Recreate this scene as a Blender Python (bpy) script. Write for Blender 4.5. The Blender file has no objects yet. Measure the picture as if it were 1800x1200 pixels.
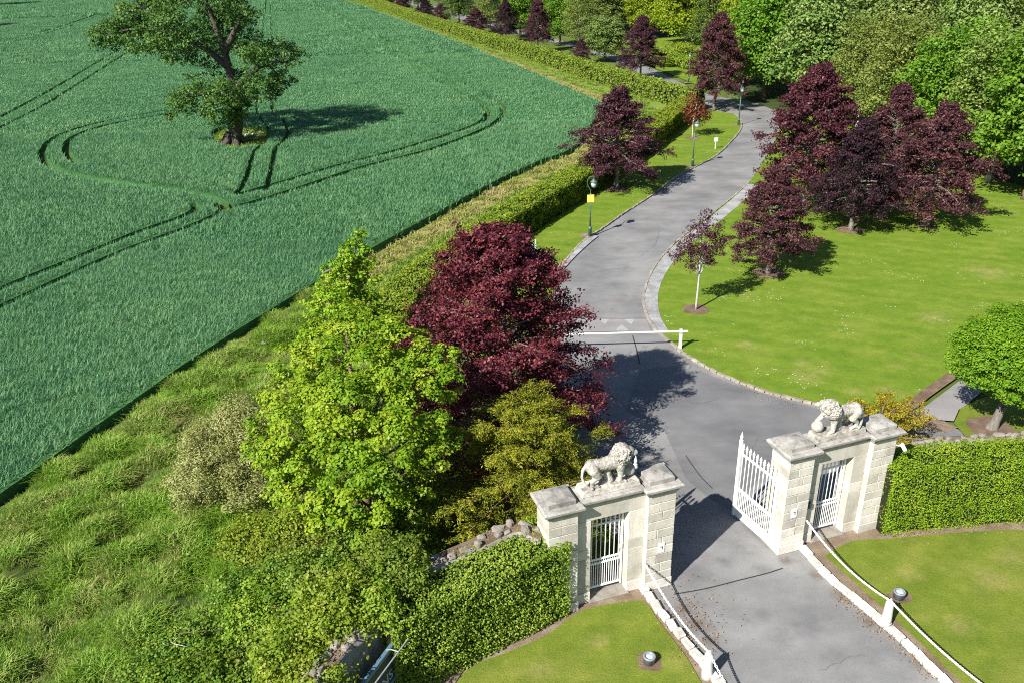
import bpy, bmesh, math
import numpy as np
from mathutils import Vector, Matrix, noise
from mathutils.geometry import delaunay_2d_cdt

# ------------------------------------------------------------------ camera, light, exposure
scene = bpy.context.scene
COL = scene.collection
cam_data = bpy.data.cameras.new('camera')
cam_data.sensor_width = 36.0
cam_data.lens = 29.314
cam_data.clip_start = 0.5
cam_data.clip_end = 6000
cam = bpy.data.objects.new('camera', cam_data)
COL.objects.link(cam)
_r, _d, _f = Vector((0.999631, -0.011643, -0.024554)), Vector((-0.027174, -0.428286, -0.903235)), Vector((0.000000, 0.903568, -0.428444))
cam.matrix_world = Matrix(((_r.x, -_d.x, -_f.x, 0.0), (_r.y, -_d.y, -_f.y, 0.0), (_r.z, -_d.z, -_f.z, 15.50), (0, 0, 0, 1)))
scene.camera = cam

SUN_AZ = 47.0      # direction the shadows fall, degrees from +X towards +Y
SUN_EL = 40.0
world = bpy.data.worlds.new('World')
scene.world = world
world.use_nodes = True
wn = world.node_tree
wn.nodes.clear()
sky = wn.nodes.new('ShaderNodeTexSky')
sky.sky_type = 'NISHITA'
sky.sun_disc = False
sky.ozone_density = 3.0
sky.dust_density = 0.4
sky.sun_elevation = math.radians(SUN_EL)
sky.sun_rotation = math.radians(270.0 - SUN_AZ - 0.0)
bg = wn.nodes.new('ShaderNodeBackground')
bg.inputs['Strength'].default_value = 0.056
wo = wn.nodes.new('ShaderNodeOutputWorld')
wn.links.new(sky.outputs[0], bg.inputs[0])
wn.links.new(bg.outputs[0], wo.inputs[0])

sun_data = bpy.data.lights.new('sun', 'SUN')
sun_data.energy = 5.0
sun_data.angle = math.radians(0.5)
sun_data.color = (1.0, 0.96, 0.89)
sun = bpy.data.objects.new('sun', sun_data)
COL.objects.link(sun)
_a, _e = math.radians(SUN_AZ), math.radians(SUN_EL)
sun.rotation_euler = Vector((math.cos(_a) * math.cos(_e), math.sin(_a) * math.cos(_e), -math.sin(_e))).to_track_quat('-Z', 'Y').to_euler()
sun.location = (-30, -30, 60)

scene.view_settings.view_transform = 'Standard'
scene.view_settings.look = 'None'
scene.view_settings.exposure = 0.96
scene.view_settings.gamma = 1.0
scene.view_settings.use_curve_mapping = False
scene.render.engine = 'CYCLES'
scene.cycles.max_bounces = 6
scene.cycles.diffuse_bounces = 3
scene.cycles.transmission_bounces = 4
scene.cycles.use_denoising = False
scene.cycles.filter_width = 1.05

# ------------------------------------------------------------------ materials
class NT:
    """small helper round a node tree"""
    def __init__(self, name):
        self.m = bpy.data.materials.new(name)
        self.m.use_nodes = True
        self.t = self.m.node_tree
        self.t.nodes.clear()
        self.out = self.n('ShaderNodeOutputMaterial')
    def n(self, kind, **kw):
        nd = self.t.nodes.new(kind)
        for k, v in kw.items():
            setattr(nd, k, v)
        return nd
    def l(self, a, b):
        self.t.links.new(a, b)
    def noise(self, vec, scale, detail=3.0, rough=0.6):
        nd = self.n('ShaderNodeTexNoise')
        nd.inputs['Scale'].default_value = scale
        nd.inputs['Detail'].default_value = detail
        nd.inputs['Roughness'].default_value = rough
        self.l(vec, nd.inputs['Vector'])
        return nd.outputs['Fac']
    def ramp(self, fac, stops):
        nd = self.n('ShaderNodeValToRGB')
        el = nd.color_ramp.elements
        while len(el) > 1:
            el.remove(el[-1])
        el[0].position = stops[0][0]
        el[0].color = (*stops[0][1], 1)
        for p, c in stops[1:]:
            e = el.new(p)
            e.color = (*c, 1)
        self.l(fac, nd.inputs['Fac'])
        return nd.outputs['Color']
    def mix(self, fac, a, b, mode='MIX'):
        nd = self.n('ShaderNodeMix', data_type='RGBA', blend_type=mode)
        if isinstance(fac, (int, float)):
            nd.inputs[0].default_value = fac
        else:
            self.l(fac, nd.inputs[0])
        for s, v in ((nd.inputs[6], a), (nd.inputs[7], b)):
            if isinstance(v, tuple):
                s.default_value = (*v, 1)
            else:
                self.l(v, s)
        return nd.outputs[2]
    def math(self, op, a, b=None, clamp=False):
        nd = self.n('ShaderNodeMath', operation=op, use_clamp=clamp)
        for s, v in ((nd.inputs[0], a), (nd.inputs[1], b)):
            if v is None:
                continue
            if isinstance(v, (int, float)):
                s.default_value = v
            else:
                self.l(v, s)
        return nd.outputs[0]
    def pos(self):
        return self.n('ShaderNodeNewGeometry').outputs['Position']
    def obj(self):
        return self.n('ShaderNodeTexCoord').outputs['Object']
    def bump(self, h, strength, dist):
        nd = self.n('ShaderNodeBump')
        nd.inputs['Strength'].default_value = strength
        nd.inputs['Distance'].default_value = dist
        self.l(h, nd.inputs['Height'])
        return nd.outputs['Normal']
    def bsdf(self, col, rough=0.8, normal=None, spec=0.3, metal=0.0):
        b = self.n('ShaderNodeBsdfPrincipled')
        if isinstance(col, tuple):
            b.inputs['Base Color'].default_value = (*col, 1)
        else:
            self.l(col, b.inputs['Base Color'])
        if isinstance(rough, (int, float)):
            b.inputs['Roughness'].default_value = rough
        else:
            self.l(rough, b.inputs['Roughness'])
        b.inputs['Specular IOR Level'].default_value = spec
        b.inputs['Metallic'].default_value = metal
        if normal is not None:
            self.l(normal, b.inputs['Normal'])
        return b.outputs[0]
    def done(self, sh):
        self.l(sh, self.out.inputs['Surface'])
        return self.m

def leaf_mat(name, cols, trans=0.3, rough=0.5, spec=0.22, patch=0.0):
    """foliage: colour from the per-leaf tint, thin translucency"""
    k = NT(name)
    at = k.n('ShaderNodeAttribute', attribute_name='tint')
    fac = at.outputs['Fac']
    if patch:
        fac = k.math('ADD', fac, k.math('MULTIPLY', k.math('SUBTRACT', k.noise(k.pos(), 0.6), 0.5), patch), clamp=True)
    n = len(cols)
    c = k.ramp(fac, [(i / (n - 1), cc) for i, cc in enumerate(cols)])
    oi = k.n('ShaderNodeObjectInfo')
    hs = k.n('ShaderNodeHueSaturation')
    k.l(c, hs.inputs['Color'])
    k.l(k.math('ADD', k.math('MULTIPLY', oi.outputs['Random'], 0.24), 0.88), hs.inputs['Value'])
    k.l(k.math('ADD', k.math('MULTIPLY', oi.outputs['Random'], 0.03), 0.485), hs.inputs['Hue'])
    c = hs.outputs[0]
    a = k.bsdf(c, rough, spec=spec)
    tr = k.n('ShaderNodeBsdfTranslucent')
    k.l(k.mix(0.5, c, (1.0, 0.95, 0.35), 'MULTIPLY'), tr.inputs['Color'])
    mx = k.n('ShaderNodeMixShader')
    mx.inputs[0].default_value = trans
    k.l(a, mx.inputs[1])
    k.l(tr.outputs[0], mx.inputs[2])
    return k.done(mx.outputs[0])

def ground_mat(name, c1, c2, c3, big=0.25, fine=14.0, bump=0.4, rough=0.9, speck=None):
    """ground cover: three colours in large and small patches, fine relief"""
    k = NT(name)
    p = k.pos()
    a = k.ramp(k.noise(p, big, 5), [(0.35, c1), (0.52, c2), (0.68, c3)])
    fn = k.noise(p, fine, 4, 0.7)
    a = k.mix(0.55, a, k.ramp(fn, [(0.3, (0.45, 0.45, 0.45)), (0.7, (1.0, 1.0, 1.0))]), 'MULTIPLY')
    if speck:
        v = k.noise(p, speck[0], 1)
        w = k.noise(p, 0.35, 2)
        m = k.math('MULTIPLY', k.math('GREATER_THAN', v, speck[1]), k.math('GREATER_THAN', w, 0.55))
        a = k.mix(m, a, speck[2])
    return k.done(k.bsdf(a, rough, k.bump(fn, bump, 0.05), spec=0.15))

def spot_mask(k, p, spots):
    """worn or stained places of given centre and size, ragged by noise"""
    tot = None
    rag = k.noise(p, 3.0, 6, 0.8)
    for x, y, r in spots:
        vm = k.n('ShaderNodeVectorMath', operation='DISTANCE')
        k.l(p, vm.inputs[0]); vm.inputs[1].default_value = (x, y, 0.0)
        m = k.math('SUBTRACT', 1.0, k.math('DIVIDE', vm.outputs['Value'], r), clamp=True)
        tot = m if tot is None else k.math('MAXIMUM', tot, m)
    return k.math('MULTIPLY', k.math('SUBTRACT', k.math('ADD', k.math('MULTIPLY', tot, 0.8), k.math('MULTIPLY', k.math('MULTIPLY', k.math('SUBTRACT', rag, 0.35), 2.2), k.math('POWER', tot, 0.5))), 0.55, clamp=True), 1.6, clamp=True)

LAWN_SPOTS = [(*(9.90, 31.67), 1.0), (*(11.53, 28.74), 1.4), (*(11.65, 29.81), 0.8), (*(12.08, 29.04), 0.9), (*(14.04, 27.31), 1.1), (*(18.82, 33.87), 1.5), (*(12.79, 27.38), 0.8), (*(24.05, 39.20), 2.2)]
FRONT_SPOTS = [(*(10.51, 17.41), 0.7), (*(12.49, 17.11), 0.9), (*(10.95, 15.53), 0.8), (*(1.89, 15.29), 0.6), (*(0.46, 14.46), 0.7), (*(13.42, 17.98), 0.9)]
GRIT = [(*(4.27, 16.37), 0.75), (*(4.49, 15.81), 0.8), (*(4.68, 15.29), 0.6), (*(8.10, 17.51), 0.5), (*(8.43, 16.73), 0.6), (*(8.76, 15.71), 0.5), (*(9.44, 14.40), 0.6), (*(7.44, 18.11), 0.5), (*(13.27, 25.47), 0.8)]
DAMP = [(*(4.88, 17.86), 0.9), (*(6.28, 18.76), 0.8), (*(5.66, 18.18), 0.5), (*(6.65, 17.79), 0.6), (*(7.18, 15.67), 0.9), (*(7.55, 14.73), 0.8), (*(6.17, 16.10), 0.5), (*(6.37, 15.32), 0.8), (*(6.12, 41.43), 1.3), (*(9.94, 49.13), 1.5), (*(5.31, 37.52), 1.0), (*(23.47, 79.12), 2.5)]

def lawn_mat(name, c1, c2, c3, ang, speck=True, spots=(), stripe=0.0):
    k = NT(name)
    p = k.pos()
    mp = k.n('ShaderNodeMapping')
    mp.inputs['Rotation'].default_value = (0, 0, ang)
    mp.inputs['Scale'].default_value = (0.38, 0.75, 1)
    k.l(p, mp.inputs['Vector'])
    a = k.ramp(k.noise(mp.outputs[0], 1.1, 5, 0.62), [(0.34, c1), (0.5, c2), (0.66, c3)])
    worn = k.noise(p, 0.42, 4, 0.65)
    a = k.mix(k.math('MULTIPLY', k.math('SUBTRACT', worn, 0.6, clamp=True), 2.6, clamp=True), a, (0.36, 0.31, 0.11))
    if spots: a = k.mix(k.math('MULTIPLY', spot_mask(k, p, spots), 0.5), a, (0.40, 0.33, 0.14))
    mid = k.noise(p, 2.3, 4, 0.6)
    a = k.mix(0.6, a, k.ramp(mid, [(0.32, (0.66, 0.76, 0.55)), (0.68, (1.1, 1.02, 1.0))]), 'MULTIPLY')
    if stripe:
        # mower passes leave the grass leaning one way, then the other
        dp = k.n('ShaderNodeVectorMath', operation='DOT_PRODUCT')
        k.l(p, dp.inputs[0]); dp.inputs[1].default_value = (math.cos(stripe) * 5.2, math.sin(stripe) * 5.2, 0)
        sw = k.math('ADD', k.math('MULTIPLY', k.math('SINE', k.math('ADD', dp.outputs['Value'], k.math('MULTIPLY', mid, 2.0))), 0.5), 0.5)
        a = k.mix(0.35, a, k.ramp(sw, [(0.3, (0.80, 0.84, 0.8)), (0.7, (1.05, 1.04, 1.0))]), 'MULTIPLY')
    fn = k.noise(p, 26.0, 3, 0.75)
    a = k.mix(0.75, a, k.ramp(fn, [(0.28, (0.5, 0.55, 0.45)), (0.72, (1.12, 1.1, 1.1))]), 'MULTIPLY')
    if speck:
        vo = k.n('ShaderNodeTexVoronoi')
        vo.inputs['Scale'].default_value = 7.0
        k.l(p, vo.inputs['Vector'])
        w = k.noise(p, 0.5, 3)
        m = k.math('MULTIPLY', k.math('LESS_THAN', vo.outputs['Distance'], 0.16), k.math('GREATER_THAN', w, 0.6))
        a = k.mix(m, a, (0.7, 0.7, 0.6))
    return k.done(k.bsdf(a, 0.85, k.bump(fn, 0.7, 0.04), spec=0.15))

def stone_mat(name, base, dark, stain, scale=2.0, amount=0.5, lichen=None, cavity=0.0, streak=0.0, vary=0.3):
    k = NT(name)
    p = k.pos()
    oi = k.n('ShaderNodeObjectInfo')
    a = k.ramp(k.noise(p, scale, 6, 0.65), [(0.3, dark), (0.55, base), (0.8, tuple(min(1, x * 1.12) for x in base))])
    a = k.mix(k.math('MULTIPLY', k.math('SUBTRACT', k.noise(p, scale * 0.6, 5, 0.7), 0.5, clamp=True), amount * 4, clamp=True), a, stain)
    hs = k.n('ShaderNodeHueSaturation')
    k.l(a, hs.inputs['Color'])
    k.l(k.math('ADD', k.math('MULTIPLY', oi.outputs['Random'], vary), 1.0 - vary * 0.55), hs.inputs['Value'])
    a = hs.outputs[0]
    if streak:
        # rain streaks run down the stone
        sm = k.n('ShaderNodeMapping'); sm.inputs['Scale'].default_value = (3.2, 3.2, 0.35)
        k.l(p, sm.inputs['Vector'])
        a = k.mix(k.math('MULTIPLY', k.math('SUBTRACT', k.noise(sm.outputs[0], 1.6, 5, 0.7), 0.5, clamp=True), streak * 4, clamp=True), a, stain)
    if cavity:
        # grime held in the hollows of the carving
        pt = k.n('ShaderNodeNewGeometry').outputs['Pointiness']
        a = k.mix(k.math('MULTIPLY', k.math('SUBTRACT', 0.52, pt, clamp=True), cavity, clamp=True), a, stain)
    if lichen:
        # lichen and moss settle on faces that look up
        nz = k.n('ShaderNodeSeparateXYZ')
        k.l(k.n('ShaderNodeNewGeometry').outputs['Normal'], nz.inputs[0])
        m = k.math('MULTIPLY', k.math('MULTIPLY', k.math('SUBTRACT', k.noise(p, 5.5, 6, 0.7), lichen[1], clamp=True), 5.0, clamp=True), k.math('MAXIMUM', nz.outputs['Z'], lichen[2]), clamp=True)
        a = k.mix(m, a, lichen[0])
    fn = k.noise(p, 22.0, 5, 0.7)
    return k.done(k.bsdf(a, 0.85, k.bump(fn, 0.5, 0.02), spec=0.25))

def plain_mat(name, col, rough=0.5, metal=0.0, vary=0.25, scale=6.0, spec=0.4):
    k = NT(name)
    f = k.noise(k.pos(), scale, 4)
    c = k.mix(1.0, col, k.ramp(f, [(0.3, (1 - vary,) * 3), (0.7, (1.0, 1.0, 1.0))]), 'MULTIPLY')
    return k.done(k.bsdf(c, rough, spec=spec, metal=metal))

def bark_mat(name, c1, c2, scale=4.0):
    k = NT(name)
    mp = k.n('ShaderNodeMapping')
    mp.inputs['Scale'].default_value = (3, 3, 0.7)
    k.l(k.obj(), mp.inputs['Vector'])
    f = k.noise(mp.outputs[0], scale, 5, 0.7)
    return k.done(k.bsdf(k.ramp(f, [(0.3, c1), (0.7, c2)]), 0.9, k.bump(f, 0.6, 0.04), spec=0.2))

def asphalt_mat(name, c_lo, c_hi, wear):
    k = NT(name)
    p = k.pos()
    a = k.ramp(k.noise(p, 0.35, 6, 0.62), [(0.32, c_lo), (0.62, c_hi)])
    st = k.n('ShaderNodeMapping')
    st.inputs['Rotation'].default_value = (0, 0, -1.15)
    st.inputs['Scale'].default_value = (0.45, 1.1, 1)
    k.l(p, st.inputs['Vector'])
    tr = k.noise(st.outputs[0], 0.8, 5, 0.6)
    a = k.mix(0.7, a, k.ramp(tr, [(0.32, (0.72, 0.72, 0.73)), (0.62, (1.08, 1.07, 1.05))]), 'MULTIPLY')
    brown = k.math('MULTIPLY', k.math('SUBTRACT', k.noise(p, 0.55, 5, 0.7), 0.56, clamp=True), wear, clamp=True)
    a = k.mix(brown, a, (0.16, 0.115, 0.075))
    a = k.mix(k.math('MULTIPLY', spot_mask(k, p, GRIT), 0.8), a, (0.13, 0.095, 0.065))
    a = k.mix(k.math('MULTIPLY', spot_mask(k, p, DAMP), 0.4), a, (0.10, 0.10, 0.105))
    fn = k.noise(p, 24.0, 4, 0.85)
    a = k.mix(0.8, a, k.ramp(fn, [(0.25, (0.6, 0.6, 0.6)), (0.75, (1.15, 1.15, 1.15))]), 'MULTIPLY')
    return k.done(k.bsdf(a, 0.8, k.bump(fn, 0.35, 0.01), spec=0.3))

M = {}
M['ground'] = ground_mat('ground_cover', (0.075, 0.115, 0.022), (0.11, 0.16, 0.03), (0.15, 0.17, 0.05))
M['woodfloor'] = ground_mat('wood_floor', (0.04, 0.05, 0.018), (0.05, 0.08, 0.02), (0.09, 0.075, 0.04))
M['lawn'] = lawn_mat('mown_lawn', (0.14, 0.228, 0.020), (0.168, 0.25, 0.025), (0.215, 0.275, 0.040), 0.5, True, LAWN_SPOTS, 1.1)
M['lawn_front'] = lawn_mat('front_lawn', (0.145, 0.20, 0.024), (0.178, 0.225, 0.030), (0.225, 0.25, 0.05), -0.9, False, FRONT_SPOTS, 2.3)
M['verge'] = ground_mat('field_margin', (0.22, 0.24, 0.05), (0.32, 0.28, 0.10), (0.38, 0.32, 0.15), 0.5, 9.0)
M['margin_green'] = ground_mat('green_margin', (0.14, 0.22, 0.03), (0.18, 0.25, 0.04), (0.22, 0.26, 0.06), 0.5, 9.0)
M['rough'] = ground_mat('rough_ground', (0.045, 0.085, 0.018), (0.07, 0.10, 0.025), (0.11, 0.10, 0.04), 0.7, 8.0)
M['soil'] = ground_mat('bare_soil', (0.19, 0.14, 0.095), (0.25, 0.19, 0.135), (0.32, 0.26, 0.19), 1.5, 22.0, 0.6)
M['mulch'] = ground_mat('bark_mulch', (0.15, 0.10, 0.07), (0.21, 0.145, 0.10), (0.28, 0.21, 0.15), 2.0, 25.0, 0.8)
M['asphalt'] = asphalt_mat('old_asphalt', (0.165, 0.165, 0.167), (0.265, 0.263, 0.26), 2.6)
M['asphalt_dark'] = asphalt_mat('patched_asphalt', (0.135, 0.135, 0.14), (0.20, 0.20, 0.205), 1.5)
M['path'] = asphalt_mat('pale_path', (0.23, 0.22, 0.215), (0.30, 0.285, 0.28), 0.6)
M['gravel'] = ground_mat('pale_gravel', (0.26, 0.26, 0.26), (0.36, 0.36, 0.355), (0.46, 0.455, 0.45), 1.4, 11.0, 0.9)
M['stone'] = stone_mat('granite_ashlar', (0.58, 0.545, 0.475), (0.43, 0.40, 0.34), (0.30, 0.27, 0.21), 1.9, 0.45, None, 0.0, 0.45, 0.42)
M['stone_top'] = stone_mat('weathered_coping', (0.36, 0.345, 0.315), (0.21, 0.20, 0.18), (0.13, 0.12, 0.105), 3.5, 0.9, ((0.10, 0.06, 0.025), 0.54, 0.0))
M['statue'] = stone_mat('statue_stone', (0.52, 0.485, 0.43), (0.30, 0.28, 0.245), (0.15, 0.14, 0.115), 7.0, 1.0, ((0.13, 0.12, 0.085), 0.46, 0.2), 16.0)
M['mortar'] = plain_mat('mortar', (0.2, 0.185, 0.155), 0.95, vary=0.4)
M['rubble'] = stone_mat('rubble_stone', (0.26, 0.235, 0.20), (0.15, 0.14, 0.12), (0.15, 0.13, 0.10), 4.0, 0.6)
M['kerb'] = stone_mat('pale_kerb_stone', (0.62, 0.6, 0.54), (0.4, 0.385, 0.35), (0.26, 0.24, 0.21), 4.0, 0.6)
M['kerb_brown'] = stone_mat('brown_kerb_stone', (0.33, 0.295, 0.245), (0.2, 0.175, 0.14), (0.12, 0.105, 0.08), 4.0, 0.6)
M['white'] = plain_mat('white_paint', (0.80, 0.80, 0.78), 0.4, vary=0.12)
M['marking'] = plain_mat('road_marking', (0.40, 0.405, 0.40), 0.7, vary=0.45, scale=14)
M['green_metal'] = plain_mat('green_lamp_paint', (0.075, 0.145, 0.11), 0.45, vary=0.3)
M['glass'] = plain_mat('lantern_glass', (0.45, 0.52, 0.52), 0.15, vary=0.1, spec=0.6)
M['yellow'] = plain_mat('yellow_notice', (0.85, 0.72, 0.10), 0.5, vary=0.06)
M['blue'] = plain_mat('pale_blue_board', (0.36, 0.55, 0.62), 0.4, vary=0.1)
M['dark_metal'] = plain_mat('dark_metal', (0.05, 0.055, 0.06), 0.4, vary=0.2)
M['grey_metal'] = plain_mat('grey_metal', (0.22, 0.25, 0.28), 0.35, vary=0.2)
M['lens'] = plain_mat('spot_lens', (0.55, 0.57, 0.58), 0.12, vary=0.15)
M['sign_face'] = plain_mat('dark_sign_face', (0.025, 0.045, 0.055), 0.4, vary=0.2)
M['sign_frame'] = plain_mat('blue_grey_frame', (0.10, 0.19, 0.25), 0.4, vary=0.2)
M['letter'] = plain_mat('sign_letter', (0.35, 0.42, 0.45), 0.5, vary=0.1)
M['steel'] = plain_mat('brushed_steel', (0.7, 0.71, 0.72), 0.3, metal=0.6, vary=0.1)
M['joint'] = plain_mat('bitumen_joint', (0.035, 0.035, 0.038), 0.8, vary=0.5, scale=9)
M['bark_grey'] = bark_mat('grey_bark', (0.10, 0.09, 0.075), (0.24, 0.22, 0.19))
M['bark_oak'] = bark_mat('oak_bark', (0.035, 0.030, 0.024), (0.115, 0.10, 0.082))
M['bark_pale'] = bark_mat('pale_bark', (0.30, 0.28, 0.25), (0.52, 0.50, 0.46))
M['bark_brown'] = bark_mat('brown_bark', (0.09, 0.06, 0.04), (0.22, 0.16, 0.11))
M['dead_wood'] = bark_mat('dead_wood', (0.42, 0.38, 0.32), (0.62, 0.57, 0.5))
M['core'] = plain_mat('light_block_dark', (0.022, 0.024, 0.012), 0.95, vary=0.5, scale=8, spec=0.1)  # near-black colour of the light-blocking box inside the hedges
M['litter'] = leaf_mat('fallen_leaf', [(0.16, 0.09, 0.04), (0.3, 0.18, 0.08), (0.42, 0.27, 0.13)], 0.1)

M['oak_leaf'] = leaf_mat('oak_leaf', [(0.035, 0.085, 0.018), (0.075, 0.15, 0.026), (0.15, 0.23, 0.045)], 0.25)
M['maple_leaf'] = leaf_mat('maple_leaf', [(0.08, 0.205, 0.010), (0.175, 0.335, 0.014), (0.285, 0.42, 0.025), (0.38, 0.475, 0.045)], 0.36, patch=0.3)
M['maple_dark'] = leaf_mat('maple_green_leaf', [(0.06, 0.14, 0.014), (0.13, 0.22, 0.018), (0.24, 0.31, 0.03)], 0.3)
M['copper_leaf'] = leaf_mat('copper_beech_leaf', [(0.028, 0.009, 0.018), (0.078, 0.015, 0.029), (0.165, 0.030, 0.050), (0.28, 0.095, 0.115)], 0.22, 0.5, 0.25, 0.45)
M['copper_far'] = leaf_mat('copper_beech_dull_leaf', [(0.022, 0.011, 0.017), (0.055, 0.020, 0.029), (0.105, 0.038, 0.046), (0.18, 0.080, 0.078)], 0.2, 0.5, 0.25, 0.5)
M['copper_red'] = leaf_mat('copper_beech_red_leaf', [(0.024, 0.010, 0.015), (0.064, 0.018, 0.026), (0.12, 0.034, 0.042), (0.19, 0.074, 0.072)], 0.22, 0.5, 0.25, 0.5)
M['copper_dark'] = leaf_mat('copper_beech_dark_leaf', [(0.018, 0.010, 0.014), (0.035, 0.016, 0.022), (0.075, 0.034, 0.040)], 0.15, 0.55, 0.2)
M['yew_leaf'] = leaf_mat('golden_yew_needle', [(0.10, 0.13, 0.012), (0.21, 0.23, 0.018), (0.42, 0.38, 0.035)], 0.25)
M['juniper_leaf'] = leaf_mat('golden_juniper_spray', [(0.12, 0.13, 0.012), (0.30, 0.24, 0.015), (0.46, 0.27, 0.03)], 0.25)
M['ball_leaf'] = leaf_mat('globe_tree_leaf', [(0.075, 0.18, 0.010), (0.14, 0.28, 0.012), (0.23, 0.37, 0.02)], 0.32)
M['hedge_leaf'] = leaf_mat('ivy_hedge_leaf', [(0.097, 0.200, 0.020), (0.207, 0.345, 0.030), (0.373, 0.497, 0.076)], 0.28, 0.5, 0.25, 0.3)
M['privet_leaf'] = leaf_mat('clipped_hedge_leaf', [(0.121, 0.242, 0.011), (0.220, 0.363, 0.015), (0.363, 0.462, 0.039)], 0.32)
M['beech_hedge_leaf'] = leaf_mat('beech_hedge_leaf', [(0.085, 0.165, 0.012), (0.17, 0.265, 0.018), (0.31, 0.335, 0.03)], 0.3, patch=0.5)
M['far_hedge_leaf'] = leaf_mat('far_hedge_leaf', [(0.10, 0.18, 0.016), (0.175, 0.275, 0.025), (0.29, 0.33, 0.05)], 0.3, patch=0.5)
M['willow_leaf'] = leaf_mat('pale_willow_leaf', [(0.16, 0.20, 0.045), (0.30, 0.325, 0.10), (0.48, 0.47, 0.23)], 0.28)
M['bramble_leaf'] = leaf_mat('bramble_leaf', [(0.062, 0.135, 0.014), (0.14, 0.23, 0.022), (0.29, 0.33, 0.06)], 0.3, patch=0.5)
M['scrub_leaf'] = leaf_mat('scrub_leaf', [(0.09, 0.175, 0.012), (0.20, 0.29, 0.02), (0.35, 0.385, 0.06)], 0.3, patch=0.4)
M['wood_bright'] = leaf_mat('sycamore_leaf', [(0.069, 0.163, 0.018), (0.125, 0.250, 0.020), (0.213, 0.338, 0.031)], 0.3)
M['wood_pale'] = leaf_mat('chestnut_leaf', [(0.081, 0.150, 0.027), (0.163, 0.237, 0.050), (0.312, 0.362, 0.125)], 0.28)
M['wood_birch'] = leaf_mat('birch_leaf', [(0.091, 0.156, 0.026), (0.182, 0.240, 0.046), (0.312, 0.351, 0.091)], 0.28)
M['wood_yellow'] = leaf_mat('lime_leaf', [(0.127, 0.218, 0.014), (0.230, 0.322, 0.017), (0.345, 0.402, 0.034)], 0.32)
M['wood_dark'] = leaf_mat('dark_wood_leaf', [(0.046, 0.091, 0.018), (0.091, 0.156, 0.026), (0.169, 0.234, 0.046)], 0.25)
M['red_leaf'] = leaf_mat('red_shrub_leaf', [(0.07, 0.016, 0.014), (0.16, 0.035, 0.024), (0.28, 0.075, 0.04)], 0.25)

# ------------------------------------------------------------------ mesh helpers
def tag(o, label=None, cat=None, group=None, kind=None):
    if label: o['label'] = label
    if cat: o['category'] = cat
    if group: o['group'] = group
    if kind: o['kind'] = kind
    return o

def link(name, mesh, mat=None, parent=None, loc=None, rotz=None):
    o = bpy.data.objects.new(name, mesh)
    COL.objects.link(o)
    if mat is not None and mesh is not None and not mesh.materials:
        mesh.materials.append(M[mat] if isinstance(mat, str) else mat)
    if parent: o.parent = parent
    if loc is not None: o.location = loc
    if rotz is not None: o.rotation_euler = (0, 0, rotz)
    return o

def empty(name, loc=(0, 0, 0), rotz=0.0, scale=1.0):
    o = bpy.data.objects.new(name, None)
    COL.objects.link(o)
    o.location = loc
    o.rotation_euler = (0, 0, rotz)
    o.scale = (scale,) * 3 if isinstance(scale, (int, float)) else scale
    o.empty_display_size = 0.3
    return o

def mesh_np(name, v, f, smooth=False):
    """v (N,3), f (F,k) of one polygon size"""
    v = np.asarray(v, np.float32); f = np.asarray(f, np.int32)
    me = bpy.data.meshes.new(name)
    k = f.shape[1]
    me.vertices.add(len(v)); me.vertices.foreach_set('co', v.ravel())
    me.loops.add(f.size); me.loops.foreach_set('vertex_index', f.ravel())
    me.polygons.add(len(f))
    me.polygons.foreach_set('loop_start', np.arange(0, f.size, k, dtype=np.int32))
    if smooth:
        me.polygons.foreach_set('use_smooth', np.ones(len(f), bool))
    me.update(calc_edges=True)
    return me

def unit(a):
    return a / np.maximum(np.linalg.norm(a, axis=-1, keepdims=True), 1e-9)

def leaf_mesh(name, c, n, size, tint, rng, aspect=0.62, axis=None, fold=0.12):
    """one folded rhombus for each leaf"""
    N = len(c)
    n = unit(n)
    r = rng.normal(size=(N, 3)) if axis is None else axis + 0.35 * rng.normal(size=(N, 3))
    a = unit(r - (r * n).sum(1, keepdims=True) * n)
    b = np.cross(n, a)
    s = np.broadcast_to(np.asarray(size, float), (N,))[:, None]
    v = np.stack([c - a * s * 0.5, c + b * s * aspect * 0.5 + n * s * fold, c + a * s * 0.5, c - b * s * aspect * 0.5 + n * s * fold], 1).reshape(-1, 3)
    me = mesh_np(name, v, np.arange(4 * N).reshape(N, 4))
    at = me.attributes.new('tint', 'FLOAT', 'FACE')
    at.data.foreach_set('value', np.clip(tint, 0, 1).astype(np.float32))
    return me

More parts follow.
